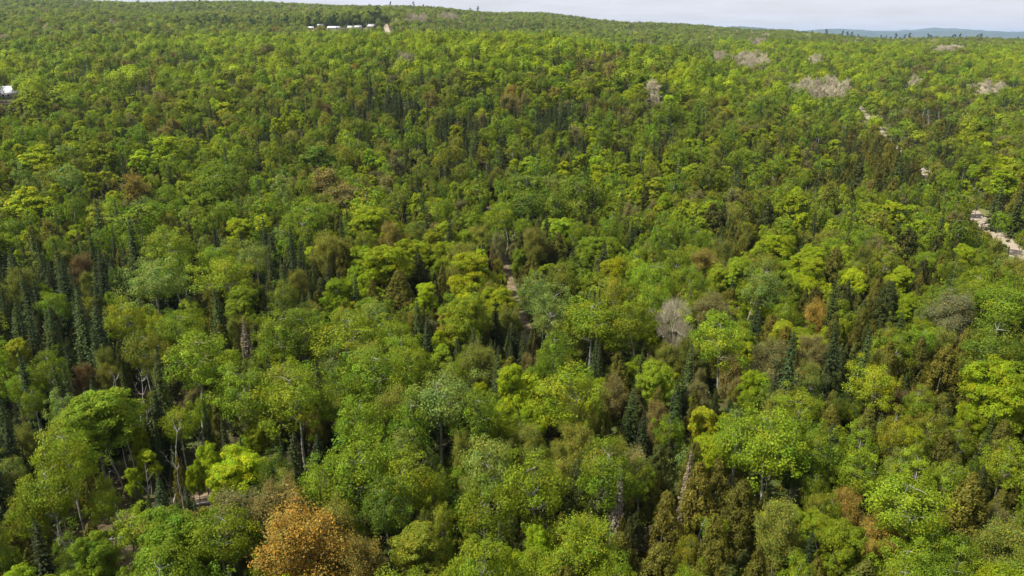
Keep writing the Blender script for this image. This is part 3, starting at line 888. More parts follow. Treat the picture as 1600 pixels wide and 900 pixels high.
# the trees of the photograph that can be told apart: (px, py of the crown's middle, crown width in px, kind, tint[, short name, label])
H = [
    (25, 560, 46, 'maple', 'yellow', 'the golden yellow tree', 'small golden yellow broadleaf tree glowing against blackish spruces at the picture edge'),
    (160, 662, 105, 'maple', 'mid', 'the billowing tree by the snag clearing', 'large rounded mid green tree standing alone among dark spruces, lit on one side'),
    (200, 500, 58, 'aspen', 'ylgreen', None, None), (222, 548, 70, 'aspen', 'olive', None, None),
    (229, 562, 20, 'spruce', 'sdark', 'the spire before the olive tree', 'sharp blackish spruce spire standing in front of a pale olive tree'),
    (82, 578, 52, 'aspen', 'mid'), (97, 640, 54, 'aspen', 'sage'), (135, 600, 34, 'bud', 'rust'), (300, 565, 92, 'aspen', 'mid'),
    (386, 548, 32, 'spruce', 'ashen', 'the ashen half-bare spruce', 'ashen grey half-bare spruce between green aspens'),
    (372, 612, 88, 'aspen', 'mid'), (440, 525, 76, 'aspen', 'mid'), (484, 520, 74, 'aspen', 'deep'),
    (525, 465, 42, 'maple', 'lime', 'the slender lime tree', 'slender bright lime tree rising above a row of rounded aspens'),
    (515, 486, 15, 'spruce', 'sdark'), (550, 530, 104, 'aspen', 'ylgreen', 'the broad yellow-topped aspen', 'broad aspen with yellow-green top in the middle of the aspen grove'),
    (470, 622, 108, 'aspen', 'mid', 'the big grove-edge aspen', 'big mid green aspen at the near edge of the grove, dark hollow beneath it'),
    (585, 592, 96, 'aspen', 'mid'), (640, 575, 80, 'aspen', 'mid'), (690, 630, 104, 'aspen', 'sage', 'the broad greyish aspen', 'broad greyish green aspen with pale twigs glinting through its crown'),
    (745, 655, 80, 'aspen', 'mid'), (640, 660, 80, 'aspen', 'mid'), (560, 660, 76, 'aspen', 'mid'),
    (722, 500, 70, 'maple', 'ylgreen'), (706, 512, 46, 'maple', 'orange', 'the orange-flushed maple', 'maple with orange-flushed side, standing on pale twin trunks beside the trail'),
    (745, 578, 52, 'bud', 'ylolive'), (690, 562, 34, 'maple', 'ylgreen'),
    (776, 520, 34, 'spruce', 'sdark', 'the tall trailside spruce', 'tall blackish spruce beside the trail, next to the orange-flushed maple'),
    (816, 556, 24, 'spruce', 'sdark'), (834, 556, 20, 'spruce', 'rust', 'the rusty dead spruce', 'rusty brown dead spruce with needles on, beside pale birch trunks'),
    (626, 468, 62, 'cedar', 'colive', 'the ragged dark cedar', 'tall ragged dark cedar below the big bright lime maple'), (655, 440, 44, 'cedar', 'cdark'), (664, 468, 40, 'maple', 'lime'),
    (742, 432, 72, 'maple', 'lime', 'the lime maple by the trail', 'bright lime maple with dense rounded crown just before the trail gap'),
    (600, 418, 84, 'maple', 'lime', 'the brightest lime maple', 'biggest and brightest lime maple, wide layered crown over dark cedars'), (645, 402, 50, 'maple', 'lime'),
    (862, 485, 76, 'aspen', 'sage', 'the white-trunked birch pair', 'greyish green birch crown on tall white trunks beside the trail'), (838, 462, 60, 'aspen', 'sage'),
    (925, 505, 84, 'aspen', 'mid'), (978, 505, 80, 'aspen', 'mid'), (1015, 470, 60, 'aspen', 'mid'),
    (1047, 515, 64, 'bare', 'grey', 'the grey leafless tree', 'grey leafless tree with full twiggy crown, the palest crown in the middle forest'),
    (1130, 530, 92, 'aspen', 'mid', 'the round green tree by the leafless one', 'large round mid green tree next to the grey leafless tree'),
    (1030, 602, 66, 'maple', 'ylgreen'), (1076, 600, 46, 'spruce', 'sgreen', 'the shaggy dark fir', 'shaggy dark green conifer with wide skirts between yellow-green crowns'),
    (880, 612, 108, 'aspen', 'mid'), (866, 640, 44, 'cedar', 'colive', 'the golden-edged cedar', 'dark cedar with golden olive lit side in front of a round aspen'), (905, 672, 56, 'bud', 'ylolive'),
    (955, 630, 44, 'bud', 'brown'), (1006, 695, 38, 'spruce', 'sdark', 'the stout black spruce', 'stout blackish spruce standing amid mid green crowns'),
    (1095, 662, 44, 'maple', 'yellow', 'the small yellow tree', 'small golden yellow tree beside a blackish spruce tip'), (1112, 662, 14, 'spruce', 'sdark'), (1145, 600, 50, 'bud', 'brown'),
    (60, 250, 52, 'maple', 'lime'), (160, 246, 50, 'maple', 'lime'), (222, 254, 40, 'maple', 'lime'), (260, 238, 46, 'maple', 'lime', 'the lime maple crest', 'bright lime maple with domed crown above a dark hollow'),
    (112, 278, 46, 'aspen', 'sage', 'the pale-stemmed birch', 'greyish green birch with pale stems showing beneath its narrow crown'), (145, 290, 30, 'maple', 'lime'),
    (213, 302, 40, 'bud', 'amber', 'the small orange-olive tree', 'small orange-olive budding tree above a broad green crown'), (40, 322, 72, 'maple', 'lime'),
    (222, 337, 82, 'aspen', 'mid'), (266, 386, 90, 'aspen', 'mid', 'the wide aspen dome', 'wide domed mid green aspen crown'), (330, 290, 70, 'aspen', 'mid'),
    (130, 427, 36, 'bud', 'rust', 'the red-brown bush', 'low red-brown bush in a hollow between green crowns'), (240, 442, 82, 'aspen', 'sage', 'the greyish aspen dome', 'greyish green aspen with wide dome above the spruce thicket'),
    (392, 406, 52, 'aspen', 'sage'), (360, 430, 76, 'aspen', 'ylgreen'), (380, 480, 56, 'maple', 'ylgreen', 'the yellow-green dome', 'dense yellow-green dome standing over dark cedars'),
    (495, 250, 58, 'maple', 'deep', 'the darkest round maple', 'deep green round maple, darker than all crowns beside it'),
    (513, 292, 66, 'bud', 'brown', 'the brown budding tree', 'broad brown budding tree below a deep green round maple'), (540, 318, 48, 'bud', 'brown'),
    (478, 345, 104, 'aspen', 'mid', 'the broad mid-slope aspen', 'very broad mid green aspen on the middle slope'), (570, 322, 66, 'aspen', 'ylgreen'), (586, 355, 62, 'maple', 'lime'),
    (607, 376, 42, 'bud', 'amber', 'the orange bush above the lime maple', 'rounded orange-brown budding tree just above the brightest lime maple'),
    (768, 408, 14, 'spruce', 'rust', 'the rusty little spruce', 'little rusty brown dead spruce at the edge of the trail gap'),
    (787, 335, 46, 'aspen', 'mid'), (830, 290, 68, 'aspen', 'deep'), (862, 322, 74, 'aspen', 'deep', 'the dark aspen clump', 'deep green aspen, biggest of the dark clump beside the trail'), (818, 322, 56, 'aspen', 'deep'), (900, 300, 50, 'aspen', 'deep'),
    (1008, 322, 30, 'cedar', 'cdark', 'the small dark cedar', 'small very dark cedar alone among yellow-green crowns'), (1112, 352, 46, 'cedar', 'cdark', 'the round dark cedar', 'round very dark cedar standing out from pale budding trees'),
    (1198, 348, 36, 'cedar', 'cdark'), (872, 402, 56, 'cedar', 'colive', 'the squat olive cedar', 'squat dark olive cedar behind a straw-coloured budding tree'), (840, 395, 46, 'bud', 'ylolive'), (985, 380, 24, 'spruce', 'sdark'),
    (1015, 438, 66, 'aspen', 'mid', 'the neat round aspen', 'neat round mid green aspen below a patch of budding trees'), (1075, 436, 52, 'aspen', 'mid'), (1096, 420, 38, 'bud', 'amber'), (1122, 442, 40, 'maple', 'ylgreen'),
    (1413, 396, 54, 'cedar', 'cdark', 'the broad dark cedar', 'broad very dark cedar with sloping sides over a grey shrub'), (1390, 340, 44, 'maple', 'lime', 'the small lime maple', 'small bright lime maple with tight round crown on the flat'),
    (1240, 330, 52, 'maple', 'lime'), (1378, 278, 42, 'cedar', 'colive', 'the dark conifer stand', 'dark olive conifer at the middle of the conifer stand by the road'), (1340, 280, 40, 'cedar', 'cdark'), (1405, 268, 40, 'spruce', 'sgreen'),
    (1500, 362, 54, 'aspen', 'deep', 'the dark tree at the road bend', 'deep green leafy tree beside the bend of the gravel road'), (1590, 332, 52, 'spruce', 'sgreen', 'the big roadside spruce', 'big dark green spruce spreading over the gravel road'),
    (1556, 322, 44, 'spruce', 'sgreen'), (1568, 290, 50, 'maple', 'lime'), (1552, 394, 26, 'bud', 'ylolive'), (1262, 432, 50, 'maple', 'lime'), (1336, 446, 40, 'maple', 'lime'), (1402, 442, 44, 'maple', 'lime'),
    (1225, 490, 48, 'aspen', 'mid'), (1420, 486, 42, 'maple', 'lime', 'the compact lime maple', 'compact bright lime maple beside a very dark cedar'), (1381, 488, 46, 'cedar', 'cdark'),
    (1490, 506, 66, 'bud', 'mauve', 'the dull brown budding tree', 'dull brown thin budding tree between deep green aspens'), (1545, 540, 92, 'aspen', 'deep', 'the great dark aspen', 'great deep green aspen near the edge, below a dull brown budding tree'),
    (1480, 472, 60, 'aspen', 'deep'), (1560, 478, 84, 'aspen', 'mid'), (1558, 622, 96, 'maple', 'lime', 'the bright lime maple at the edge', 'broad bright lime maple by the picture edge, above dark olive cedars'),
    (1470, 600, 64, 'cedar', 'colive', 'the big olive cedar', 'biggest dark olive cedar in the cedar stand'), (1435, 582, 52, 'cedar', 'colive'), (1255, 640, 74, 'aspen', 'mid'), (1372, 600, 66, 'aspen', 'ylgreen'),
    (1405, 642, 28, 'bud', 'rust', 'the rusty gap', 'rusty brown budding tree in a narrow gap beside dark cedars'), (1270, 505, 42, 'bud', 'amber'), (1262, 560, 46, 'bud', 'brown'),
    (85, 770, 92, 'aspen', 'mid', 'the soft near aspen', 'soft mid green aspen with rounded crown at the near edge'), (40, 800, 70, 'aspen', 'mid'), (152, 880, 76, 'maple', 'mid'), (268, 858, 108, 'maple', 'mid', 'the big fresh green tree', 'big fresh green tree at the bottom edge, beside bare white limbs'),
    (342, 832, 92, 'aspen', 'mid'), (250, 712, 30, 'spruce', 'sdark'), (356, 702, 34, 'spruce', 'sdark'), (380, 748, 78, 'maple', 'lime', 'the lime tree by the clearing', 'bright lime tree beside the bare brown clearing'),
    (400, 690, 36, 'maple', 'lime'), (500, 762, 92, 'aspen', 'mid', 'the front aspen of the great clump', 'mid green aspen at the outer end of the great near clump'), (572, 728, 112, 'aspen', 'mid', 'the great aspen clump', 'topmost big aspen of the great near clump of mid green crowns'),
    (642, 752, 92, 'aspen', 'mid'), (600, 792, 96, 'aspen', 'deep'), (772, 722, 96, 'aspen', 'sage'), (752, 800, 90, 'aspen', 'mid'), (830, 762, 100, 'aspen', 'mid', 'the tall near aspen', 'tall mid green aspen with dense crown near the bottom middle'),
    (474, 872, 138, 'bud', 'orange', 'the big orange tree', 'big orange budding tree at the bottom edge, most orange crown of all'), (556, 905, 84, 'bud', 'amber'), (650, 872, 88, 'maple', 'olive'),
    (900, 712, 62, 'bud', 'ylolive'), (945, 742, 88, 'aspen', 'mid'), (915, 880, 98, 'bud', 'ylgreen', 'the yellow-green bushy tree', 'bushy yellow-green tree cut by the bottom edge beside a grey dead spire'),
    (1090, 790, 66, 'cedar', 'cgold', 'the golden cedar', 'golden olive cedar, tallest of the near cedar cluster'), (1040, 832, 60, 'cedar', 'cgold'), (1122, 772, 50, 'cedar', 'cgold'), (1150, 812, 60, 'cedar', 'colive'),
    (1150, 690, 90, 'aspen', 'mid'), (1212, 690, 104, 'aspen', 'mid', 'the wide pale-limbed aspen', 'wide mid green aspen with pale limbs showing in its crown'), (1272, 702, 80, 'aspen', 'mid'),
    (1432, 738, 66, 'aspen', 'ylgreen', 'the white-stemmed aspen', 'yellow-green aspen on thin white stems above a wide green crown'), (1342, 740, 70, 'aspen', 'mid'), (1400, 792, 106, 'aspen', 'mid', 'the wide green near aspen', 'wide mid green aspen, feathery crown in the near corner'),
    (1475, 760, 60, 'aspen', 'mid'), (1535, 712, 46, 'spruce', 'sgreen', 'the tiered dark spruce', 'tiered dark green spruce with layered branches beside olive cedars'), (1580, 722, 60, 'aspen', 'mid'), (1502, 822, 86, 'cedar', 'colive', 'the sprawling olive cedar', 'sprawling dark olive cedar in the near corner'),
    (1322, 802, 44, 'bud', 'amber', 'the orange-brown thin tree', 'thin orange-brown budding tree beside the wide green aspen'), (1376, 852, 60, 'bud', 'amber'), (1570, 872, 70, 'bud', 'ylolive', 'the yellow-olive corner tree', 'yellow-olive budding tree in the bottom corner'),
    (1500, 872, 66, 'aspen', 'mid'),
    (1168, 30, 1, 'pine', 'sdark'),
]
H = [h for h in H if h[2] > 2]
for hh in H:
    px, py, wpx, kd, ti = hh[:5]
    an, lb = (hh[5], hh[6]) if len(hh) > 5 else (None, None)
    W0, H0 = KINDS[kd][1], KINDS[kd][2]
    fz = {'spruce': .5, 'cedar': .52, 'dead': .55, 'aspen': .77, 'maple': .70, 'bud': .70, 'bare': .70, 'pine': .7}[kd]
    hgt = H0
    for _ in range(3):
        g = pix_ground(px, py, hgt * fz)
        d = float(project(np.array([g[0]]), np.array([g[1]]), np.array([h1(*g) + hgt * fz]))[2][0])
        w = wpx * d / FPX
        s = np.clip(w / W0, .45, 1.7)
        hgt = H0 * float(np.clip(s ** .6, .6, 1.18))
    put(Tree(kd, ti, g[0], g[1], float(s * W0), hgt, an, lb))

# standing dead trees: (px, py of the base, height in metres, label)
SN = [(215, 772, 11, 0, 'tall white dead trunk with broken forked top above the brown clearing', 'the white forked snag'),
      (193, 770, 9, -.25, 'white dead trunk leaning beside a taller white snag', None),
      (203, 830, 10, -.45, 'thick grey dead trunk leaning far over a dark hollow', 'the leaning grey trunk'),
      (270, 785, 13, .05, 'tallest grey dead tree with many bare limbs over spruce tips', 'the many-limbed dead tree'),
      (298, 780, 8, 0, 'thin grey dead stem standing before the brown clearing', None),
      (98, 862, 7, -.1, 'crooked whitish snag with tangled limbs near a dark hollow', 'the tangled whitish snag'),
      (188, 655, 10, 0, 'pale dead stem standing in a gap between blackish spruces', None),
      (220, 668, 11, .12, 'pale dead trunk in a brown gap, next to another pale stem', None),
      (312, 432, 9, .05, 'small white dead top standing above round green crowns', 'the small white snag'),
      (636, 366, 9, 0, 'pale dead snag with split top beside an orange budding tree', None),
      (1080, 888, 9, .1, 'white forked dead tree rising from dark cedars', 'the white forked tree'),
      (1222, 842, 8, 0, 'white bare forked stem against a dark hollow among cedars', None),
      (694, 545, 9, -.1, 'pale dead stem bent beside the orange-flushed maple', None),
      (1175, 400, 6, .3, 'small white broken stem lying against dark brush', None),
      (1441, 190, 12, .1, 'white dead stem leaning in a dark stand beside the far road', None),
      (1452, 196, 12, 0, 'white dead stem standing upright in a dark stand near the road', None),
      (1466, 192, 11, -.1, 'white dead stem at the end of a row of pale stems', None),
      (290, 500, 9, .1, 'grey forked dead top standing over green crowns', None),
      (165, 800, 8, .2, 'thin grey dead stem leaning over the dark hollow', None),
      (240, 800, 9, -.15, 'slim grey dead tree with few limbs between two taller snags', None),
      (255, 760, 10, .1, 'slim whitish dead tree just behind the many-limbed dead tree', None),
      (285, 812, 9, -.1, 'grey dead stem in front of the many-limbed dead tree', None),
      (75, 780, 9, .15, 'thin grey dead top over rounded yellowish crowns at the edge', None),
      (80, 735, 10, -.1, 'tall thin grey dead tree among blackish spruces', None),
      (232, 700, 10, .05, 'thin grey dead stem standing behind the white forked snag', None),
      (105, 700, 9, 0, 'grey dead stem with fine limbs at the rim of the spruces', None),
      (310, 730, 9, .1, 'grey-brown dead stem behind the brown clearing', None)]
SN = [(a, b, c * .8, *d) for a, b, c, *d in SN]
for px, py, hg, ln, lb, an in SN:
    g = pix_ground(px, py)
    put(Tree('dead', 'grey', g[0], g[1], 3.0 * hg / 9, hg, an, lb, ln))
# grey dead spires
for px, py, wpx, lb, an in [(961, 805, 24, 'grey dead spruce spire with drooping bare branches among olive crowns', 'the grey dead spire'),
                            (1068, 770, 15, 'small grey dead conifer top poking out of green crowns', None)]:
    g = pix_ground(px, py, 7)
    put(Tree('spruce', 'ashen', g[0], g[1], 2.6, 13.5, an, lb))
# pines along the far skyline
PN = [1268, 1290, 1315, 1323, 1331, 1340, 1352, 1376, 1384, 1391, 1399, 1406, 1413, 1421, 1450, 1456, 1475, 1488, 1492, 1500, 1511, 1521, 1526, 1532, 1560, 1576, 1590,
      612, 633, 648, 663, 680, 720, 735, 748, 908, 1075, 1100, 320, 225]
for k, px in enumerate(PN):
    s_ = (px - 800) / 1207
    r_ = 2130 + random.uniform(-90, 60)
    x_, y_ = math.sin(math.atan(s_)) * r_, math.cos(math.atan(s_)) * r_
    hg = random.uniform(20, 29)
    put(Tree('pine', 'sdark', x_, y_, hg * random.uniform(.28, .42), hg))

# things that must stay in view: (px, py, rx, ry, distance to it)
def dist(px, py):
    g = pix_ground(px, py)
    return math.hypot(*g)


KEEP = [(p[0], p[1], 9, 7, dist(*p)) for p in [(1596, 404), (1584, 391), (1572, 378), (1560, 368), (1548, 358), (1536, 349), (1526, 341)]]
KEEP += [(p[0], p[1], 2, 3, dist(*p)) for p in [(1347, 169), (1350, 174), (1353, 179), (1357, 186), (1377, 209), (1442, 272)]]
KEEP += [(p[0], p[1], 4, 5, dist(*p)) for p in [(820, 512), (815, 500), (808, 480), (801, 460), (797, 445), (792, 428), (786, 408)]]
KEEP += [(765, 328, 5, 5, dist(765, 328)), (325, 772, 11, 9, dist(325, 772)), (214, 640, 4, 9, dist(214, 640)), (195, 882, 4, 5, dist(195, 882))]
KEEP += [(12, 146, 15, 6, dist(16, 152))]
KEEP += [(p[0], p[1], 4, 4, dist(*p)) for p in [(606, 49), (604, 45), (603, 41)]]
KEEP += [(x, 44, 9, 3.0, dist(x, 47)) for x in (488, 502, 518, 532, 548, 562, 580)]
for s in SN:
    b = pix_ground(s[0], s[1])
    top_px = project(np.array([b[0]]), np.array([b[1]]), np.array([h1(*b) + s[2] * .75]))
    KEEP.append((float(top_px[0][0]), float(top_px[1][0]), 3.5, 9, math.hypot(*b)))
for t in TREES:      # the trees one can tell apart in the photograph stay unobstructed in their upper part
    if t.kind != 'dead' and math.hypot(t.x, t.y) < 900:
        KEEP.append((t.px, t.py - t.ph * .12, t.pw * .26, t.ph * .22, math.hypot(t.x, t.y)))
KA = np.array(KEEP)


def blocks(t):
    """True when a crown would stand between the camera and something that must stay in view"""
    r = math.hypot(t.x, t.y)
    dx = np.abs(KA[:, 0] - t.px) / (KA[:, 2] + t.pw * .46)
    dy = np.abs(KA[:, 1] - t.py) / (KA[:, 3] + t.ph * .48)
    low = (t.py + t.ph * .5 < KA[:, 1] - KA[:, 3])
    return bool(np.any((dx * dx + dy * dy < 1) & (r < KA[:, 4] - 1.5) & ~low))


def seg_dist(P, x, y):
    return float(np.min(np.hypot(P[:, 0] - x, P[:, 1] - y)))


CLEAR = [(*pix_ground(325, 768), 3), (*pix_ground(213, 640), 2), (*pix_ground(195, 885), 2), (*pix_ground(18, 156), 9)]
FARM = [pix_ground(x, 47) for x in (488, 510, 530, 552, 572)]
rx0, rx1 = ROAD[:, 0].min() - 12, ROAD[:, 0].max() + 12


def free(x, y, w):
    if rx0 < x < rx1 and seg_dist(ROAD, x, y) < (4.0 + w * .42 if y < 330 else 3.0 + w * .36):
        return False
    if abs(x) < 60 and y < 330 and seg_dist(TRAIL, x, y) < 1.0 + w * .28:
        return False
    if y > 900 and seg_dist(FARROAD, x, y) < 5 + w * .4:
        return False
    for cx, cy, r in CLEAR:
        if math.hypot(x - cx, y - cy) < r + w * .25:
            return False
    if 1000 < y < 1250:
        for fx, fy in FARM:
            if abs(x - fx) < 16 and -30 < y - fy < 22:
                return False
    return True


# undergrowth of the forest: fill the ground between them by throwing darts
SIZE = {'maple': (6.2, 1.5), 'aspen': (5.5, 1.4), 'spruce': (4.7, .9), 'cedar': (4.2, 1.0), 'bud': (5.2, 1.2), 'bare': (5.6, .9), 'pine': (6, .9)}


def neighbour(x, y):
    """kind and colour of a leafy tree close by: woods grow in stands"""
    c = LOOK.get((int(x // 8), int(y // 8)))
    return random.choice(c) if c else None


def scatter(r0, r1, cell, half, crowd, conifers=False, young=1.0):
    n = 0
    a0 = math.atan(half)
    ys = np.arange(-20 if r0 < 60 else r0 * math.cos(a0) - cell, r1 + cell, cell)
    cells = []
    for yy in ys:
        xm = min(r1, abs(yy) * half + 30)
        for xx in np.arange(-xm, xm + cell, cell):
            r = math.hypot(xx, yy)
            if r0 <= r < r1:
                cells.append((xx, yy))
    random.shuffle(cells)
    for xx, yy in cells:
        x, y = xx + random.uniform(-.5, .5) * cell, yy + random.uniform(-.5, .5) * cell
        z = h1(x, y)
        px, py, d = project(x, y, z + 8)
        kd, ti = species(float(px), float(py)) if y > 5 else ('aspen', 'mid')
        if conifers and kd not in ('spruce', 'cedar'):
            continue
        if not conifers and kd not in ('spruce', 'cedar') and random.random() < .45:
            kd, ti = neighbour(x, y) or (kd, ti)
        m, sd = SIZE[kd]
        w = float(np.clip(random.gauss(m, sd), m * .55, m * 1.6))
        far_s = 1.0 + .25 * min(1, max(0, (r0 - 300) / 600))
        w *= far_s * young
        if near(x, y, w, crowd * (1.05 if kd in ('spruce', 'cedar') else 1)) or not free(x, y, w):
            continue
        W0, H0 = KINDS[kd][1], KINDS[kd][2]
        hg = H0 * float(np.clip((w / W0) ** .5 * random.uniform(.74, 1.16) * (random.uniform(.78, 1.18) if kd == 'spruce' else 1), .5, 1.5))
        t = Tree(kd, ti, x, y, w, hg)
        if blocks(t):
            continue
        put(t)
        n += 1
    return n


n0 = scatter(18, 230, 3.6, .95, .34, True) + scatter(230, 420, 4.4, .86, .34, True)
n1 = scatter(18, 230, 2.4, .95, .35)
n2 = scatter(230, 420, 3.2, .86, .36)
n3 = scatter(18, 260, 2.0, .95, .30, False, .6)
N_NEAR = len(TREES)
print("near trees", n1, n2, len(TREES))


def scatter_far(r0, r1, cell):
    """vectorised scatter for the slopes beyond; crowns touch and overlap there"""
    ys = np.arange(r0 * .7, r1, cell)
    X, Y = np.meshgrid(np.arange(-r1 * .72, r1 * .72, cell), ys)
    X = X.ravel() + RNG.uniform(-.55, .55, X.size) * cell; Y = Y.ravel() + RNG.uniform(-.55, .55, Y.size) * cell
    r = np.hypot(X, Y)
    k = (r >= r0) & (r < r1) & (np.abs(X) < Y * .80 + 20)
    X, Y = X[k], Y[k]
    return X, Y


for r0, r1, cell in ((420, 640, 4.6), (640, 900, 5.2)):
    X, Y = scatter_far(r0, r1, cell)
    Z = height(X, Y)
    PX, PY, D = project(X, Y, Z + 9)
    for x, y, px, py in zip(X, Y, PX, PY):
        kd, ti = species(px, py, math.hypot(x, y), x, y)
        m, sd = SIZE[kd]
        w = float(np.clip(random.gauss(m * 1.36, sd * 1.1), m * .7, m * 2.0))
        if not free(x, y, w) or near(x, y, w, .40):
            continue
        W0, H0 = KINDS[kd][1], KINDS[kd][2]
        t = Tree(kd, ti, float(x), float(y), w, H0 * float(np.clip((w / W0) ** .5 * random.uniform(.74, 1.14) * (random.uniform(1.0, 1.35) if kd == 'spruce' else 1), .5, 1.55)))
        if blocks(t):
            continue
        put(t)
print("to 900 m", len(TREES))

FAR = []
for r0, r1, cell in ((900, 1500, 7.6), (1500, 2500, 10.0)):
    X, Y = scatter_far(r0, r1, cell)
    Z = height(X, Y)
    PX, PY, D = project(X, Y, Z + 9)
    keep_far = np.ones(len(X), bool)
    for kx, ky, rx, ry, kd_ in KEEP:
        keep_far &= ~((np.abs(PX - kx) < rx + 3) & (np.abs(PY - ky) < ry + 4) & (np.hypot(X, Y) < kd_ - 2) & (kd_ > 900))
    for i in np.nonzero(keep_far)[0]:
        x, y = float(X[i]), float(Y[i])
        if y < 1350 and not free(x, y, 7):
            continue
        kd, ti = species(PX[i], PY[i], math.hypot(x, y), x, y)
        m, sd = SIZE[kd]
        w = float(np.clip(random.gauss(m * (1.3 if r0 < 1400 else 1.6), sd * 1.3), m * .8, m * 2.4))
        W0, H0 = KINDS[kd][1], KINDS[kd][2]
        FAR.append((kd, ti, x, y, float(Z[i]), w, H0 * float(np.clip((w / W0) ** .4 * random.uniform(.75, 1.1), .6, 1.3))))
print("far", len(FAR))

# ------------------------------------------------------------------ which trees show, and how much
BUF = np.full((450, 800), -1, np.int32)
order = sorted(range(len(TREES)), key=lambda i: TREES[i].d)
for i in order:
    t = TREES[i]
    x0, x1 = int((t.px - t.pw * .48) / 2), int((t.px + t.pw * .48) / 2) + 1
    y0, y1 = int((t.py - t.ph * .5) / 2), int((t.py + t.ph * .5) / 2) + 1
    x0, x1, y0, y1 = max(x0, 0), min(x1, 800), max(y0, 0), min(y1, 450)
    if x1 <= x0 or y1 <= y0:
        continue
    yy, xx = np.mgrid[y0:y1, x0:x1]
    m = (((xx * 2 + 1 - t.px) / (t.pw * .48 + .5)) ** 2 + ((yy * 2 + 1 - t.py) / (t.ph * .5 + .5)) ** 2 < 1) & (BUF[y0:y1, x0:x1] < 0)
    t.vis = int(m.sum()) * 4
    BUF[y0:y1, x0:x1][m] = i

LIMIT = 300
CHOSEN = set()
for kd in KINDS:
    idx = [i for i, t in enumerate(TREES) if t.kind == kd and t.vis >= 24]
    idx.sort(key=lambda i: -(TREES[i].vis + (1e6 if TREES[i].label else 0)))
    CHOSEN.update(idx[:LIMIT])
    print(kd, sum(t.kind == kd for t in TREES), len(idx), 'smallest chosen', TREES[idx[min(LIMIT, len(idx)) - 1]].vis if idx else None)

# ------------------------------------------------------------------ labels
SHAPE = {'maple': 'leafy tree', 'aspen': 'round-crowned tree', 'spruce': 'spire-shaped spruce', 'cedar': 'dense cedar', 'bud': 'thin budding tree',
         'bare': 'leafless tree', 'pine': 'skyline pine', 'dead': 'dead trunk'}
ANCH = [(t.px, t.py, t.anchor) for t in TREES if t.anchor]
ANCH += [(16, 146, 'the white-roofed house'), (500, 42, 'the white farm sheds'), (604, 45, 'the straight hill road'), (1355, 180, 'the far pale road stretch'),
         (1560, 368, 'the gravel road bend'), (797, 445, 'the trail gap'), (765, 328, 'the pale log on the trail'), (325, 770, 'the brown clearing'),
         (1282, 147, 'the widest grey leafless stand'), (1172, 101, 'the upper grey leafless stand'), (1023, 159, 'the small grey leafless stand'), (1540, 145, 'the grey stand before pines'),
         (630, 97, 'the grey patch under the hill road')]
ORD = ['', 'second', 'third', 'fourth', 'fifth', 'sixth', 'seventh', 'eighth', 'ninth', 'tenth', 'eleventh', 'twelfth']
SECT = ['to the right of', 'below and right of', 'below', 'below and left of', 'to the left of', 'above and left of', 'above', 'above and right of']
idx = sorted(CHOSEN)
CX = np.array([TREES[i].px for i in idx]); CY = np.array([TREES[i].py for i in idx])
looks = [TINT[TREES[i].tint][1] + ' ' + SHAPE[TREES[i].kind] if TREES[i].kind not in ('bare', 'dead') or TREES[i].tint == 'ashen' else 'pale grey ' + SHAPE[TREES[i].kind] for i in idx]
looks_a = np.array(looks)
cand = {k: [] for k in range(len(idx))}
for ax, ay, an in ANCH:
    dx, dy = CX - ax, (CY - ay) * 1.0
    dd = np.hypot(dx, dy)
    sec = (np.round(np.arctan2(dy, dx) / (PI / 4)).astype(int)) % 8
    for lk in set(looks):
        for s in range(8):
            k = np.nonzero((looks_a == lk) & (sec == s) & (dd > 4))[0]
            k = k[np.argsort(dd[k])][:len(ORD)]
            for o, kk in enumerate(k):
                cand[kk].append((o * 26 + dd[kk], o, s, an))
used = set(t.label for t in TREES if t.label)
for k, i in enumerate(idx):
    t = TREES[i]
    if t.label:
        continue
    for _, o, s, an in sorted(cand[k]):
        lab = ' '.join(x for x in (ORD[o], looks[k], SECT[s], an) if x)
        if lab not in used and len(lab.split()) <= 16:
            t.label = lab
            used.add(lab)
            break
n_no = sum(1 for i in idx if not TREES[i].label)
print("labels missing", n_no, "of", len(idx))


# ------------------------------------------------------------------ build the trees
GROUPS = {'maple': 'bright leafy trees of the forest', 'aspen': 'round-crowned green trees of the forest', 'spruce': 'spruces of the forest', 'cedar': 'cedars of the forest',
          'bud': 'budding trees of the forest', 'bare': 'leafless grey trees of the forest', 'pine': 'pines along the skyline', 'dead': 'dead trunks standing in the forest'}


def jit(c):
    v = math.exp(random.gauss(0, .13)); h = random.gauss(0, .06)
    return (c[0] * v * (1 + h), c[1] * v, c[2] * v * (1 - h))


def lod(t):
    r = math.hypot(t.x, t.y)
    return 2 if r < 200 else (1 if r < 460 else 0)


def scales(t):
    s = t.w / KINDS[t.kind][1]
    return (s * random.uniform(.84, 1.16), s * random.uniform(.84, 1.16), t.h / KINDS[t.kind][2])


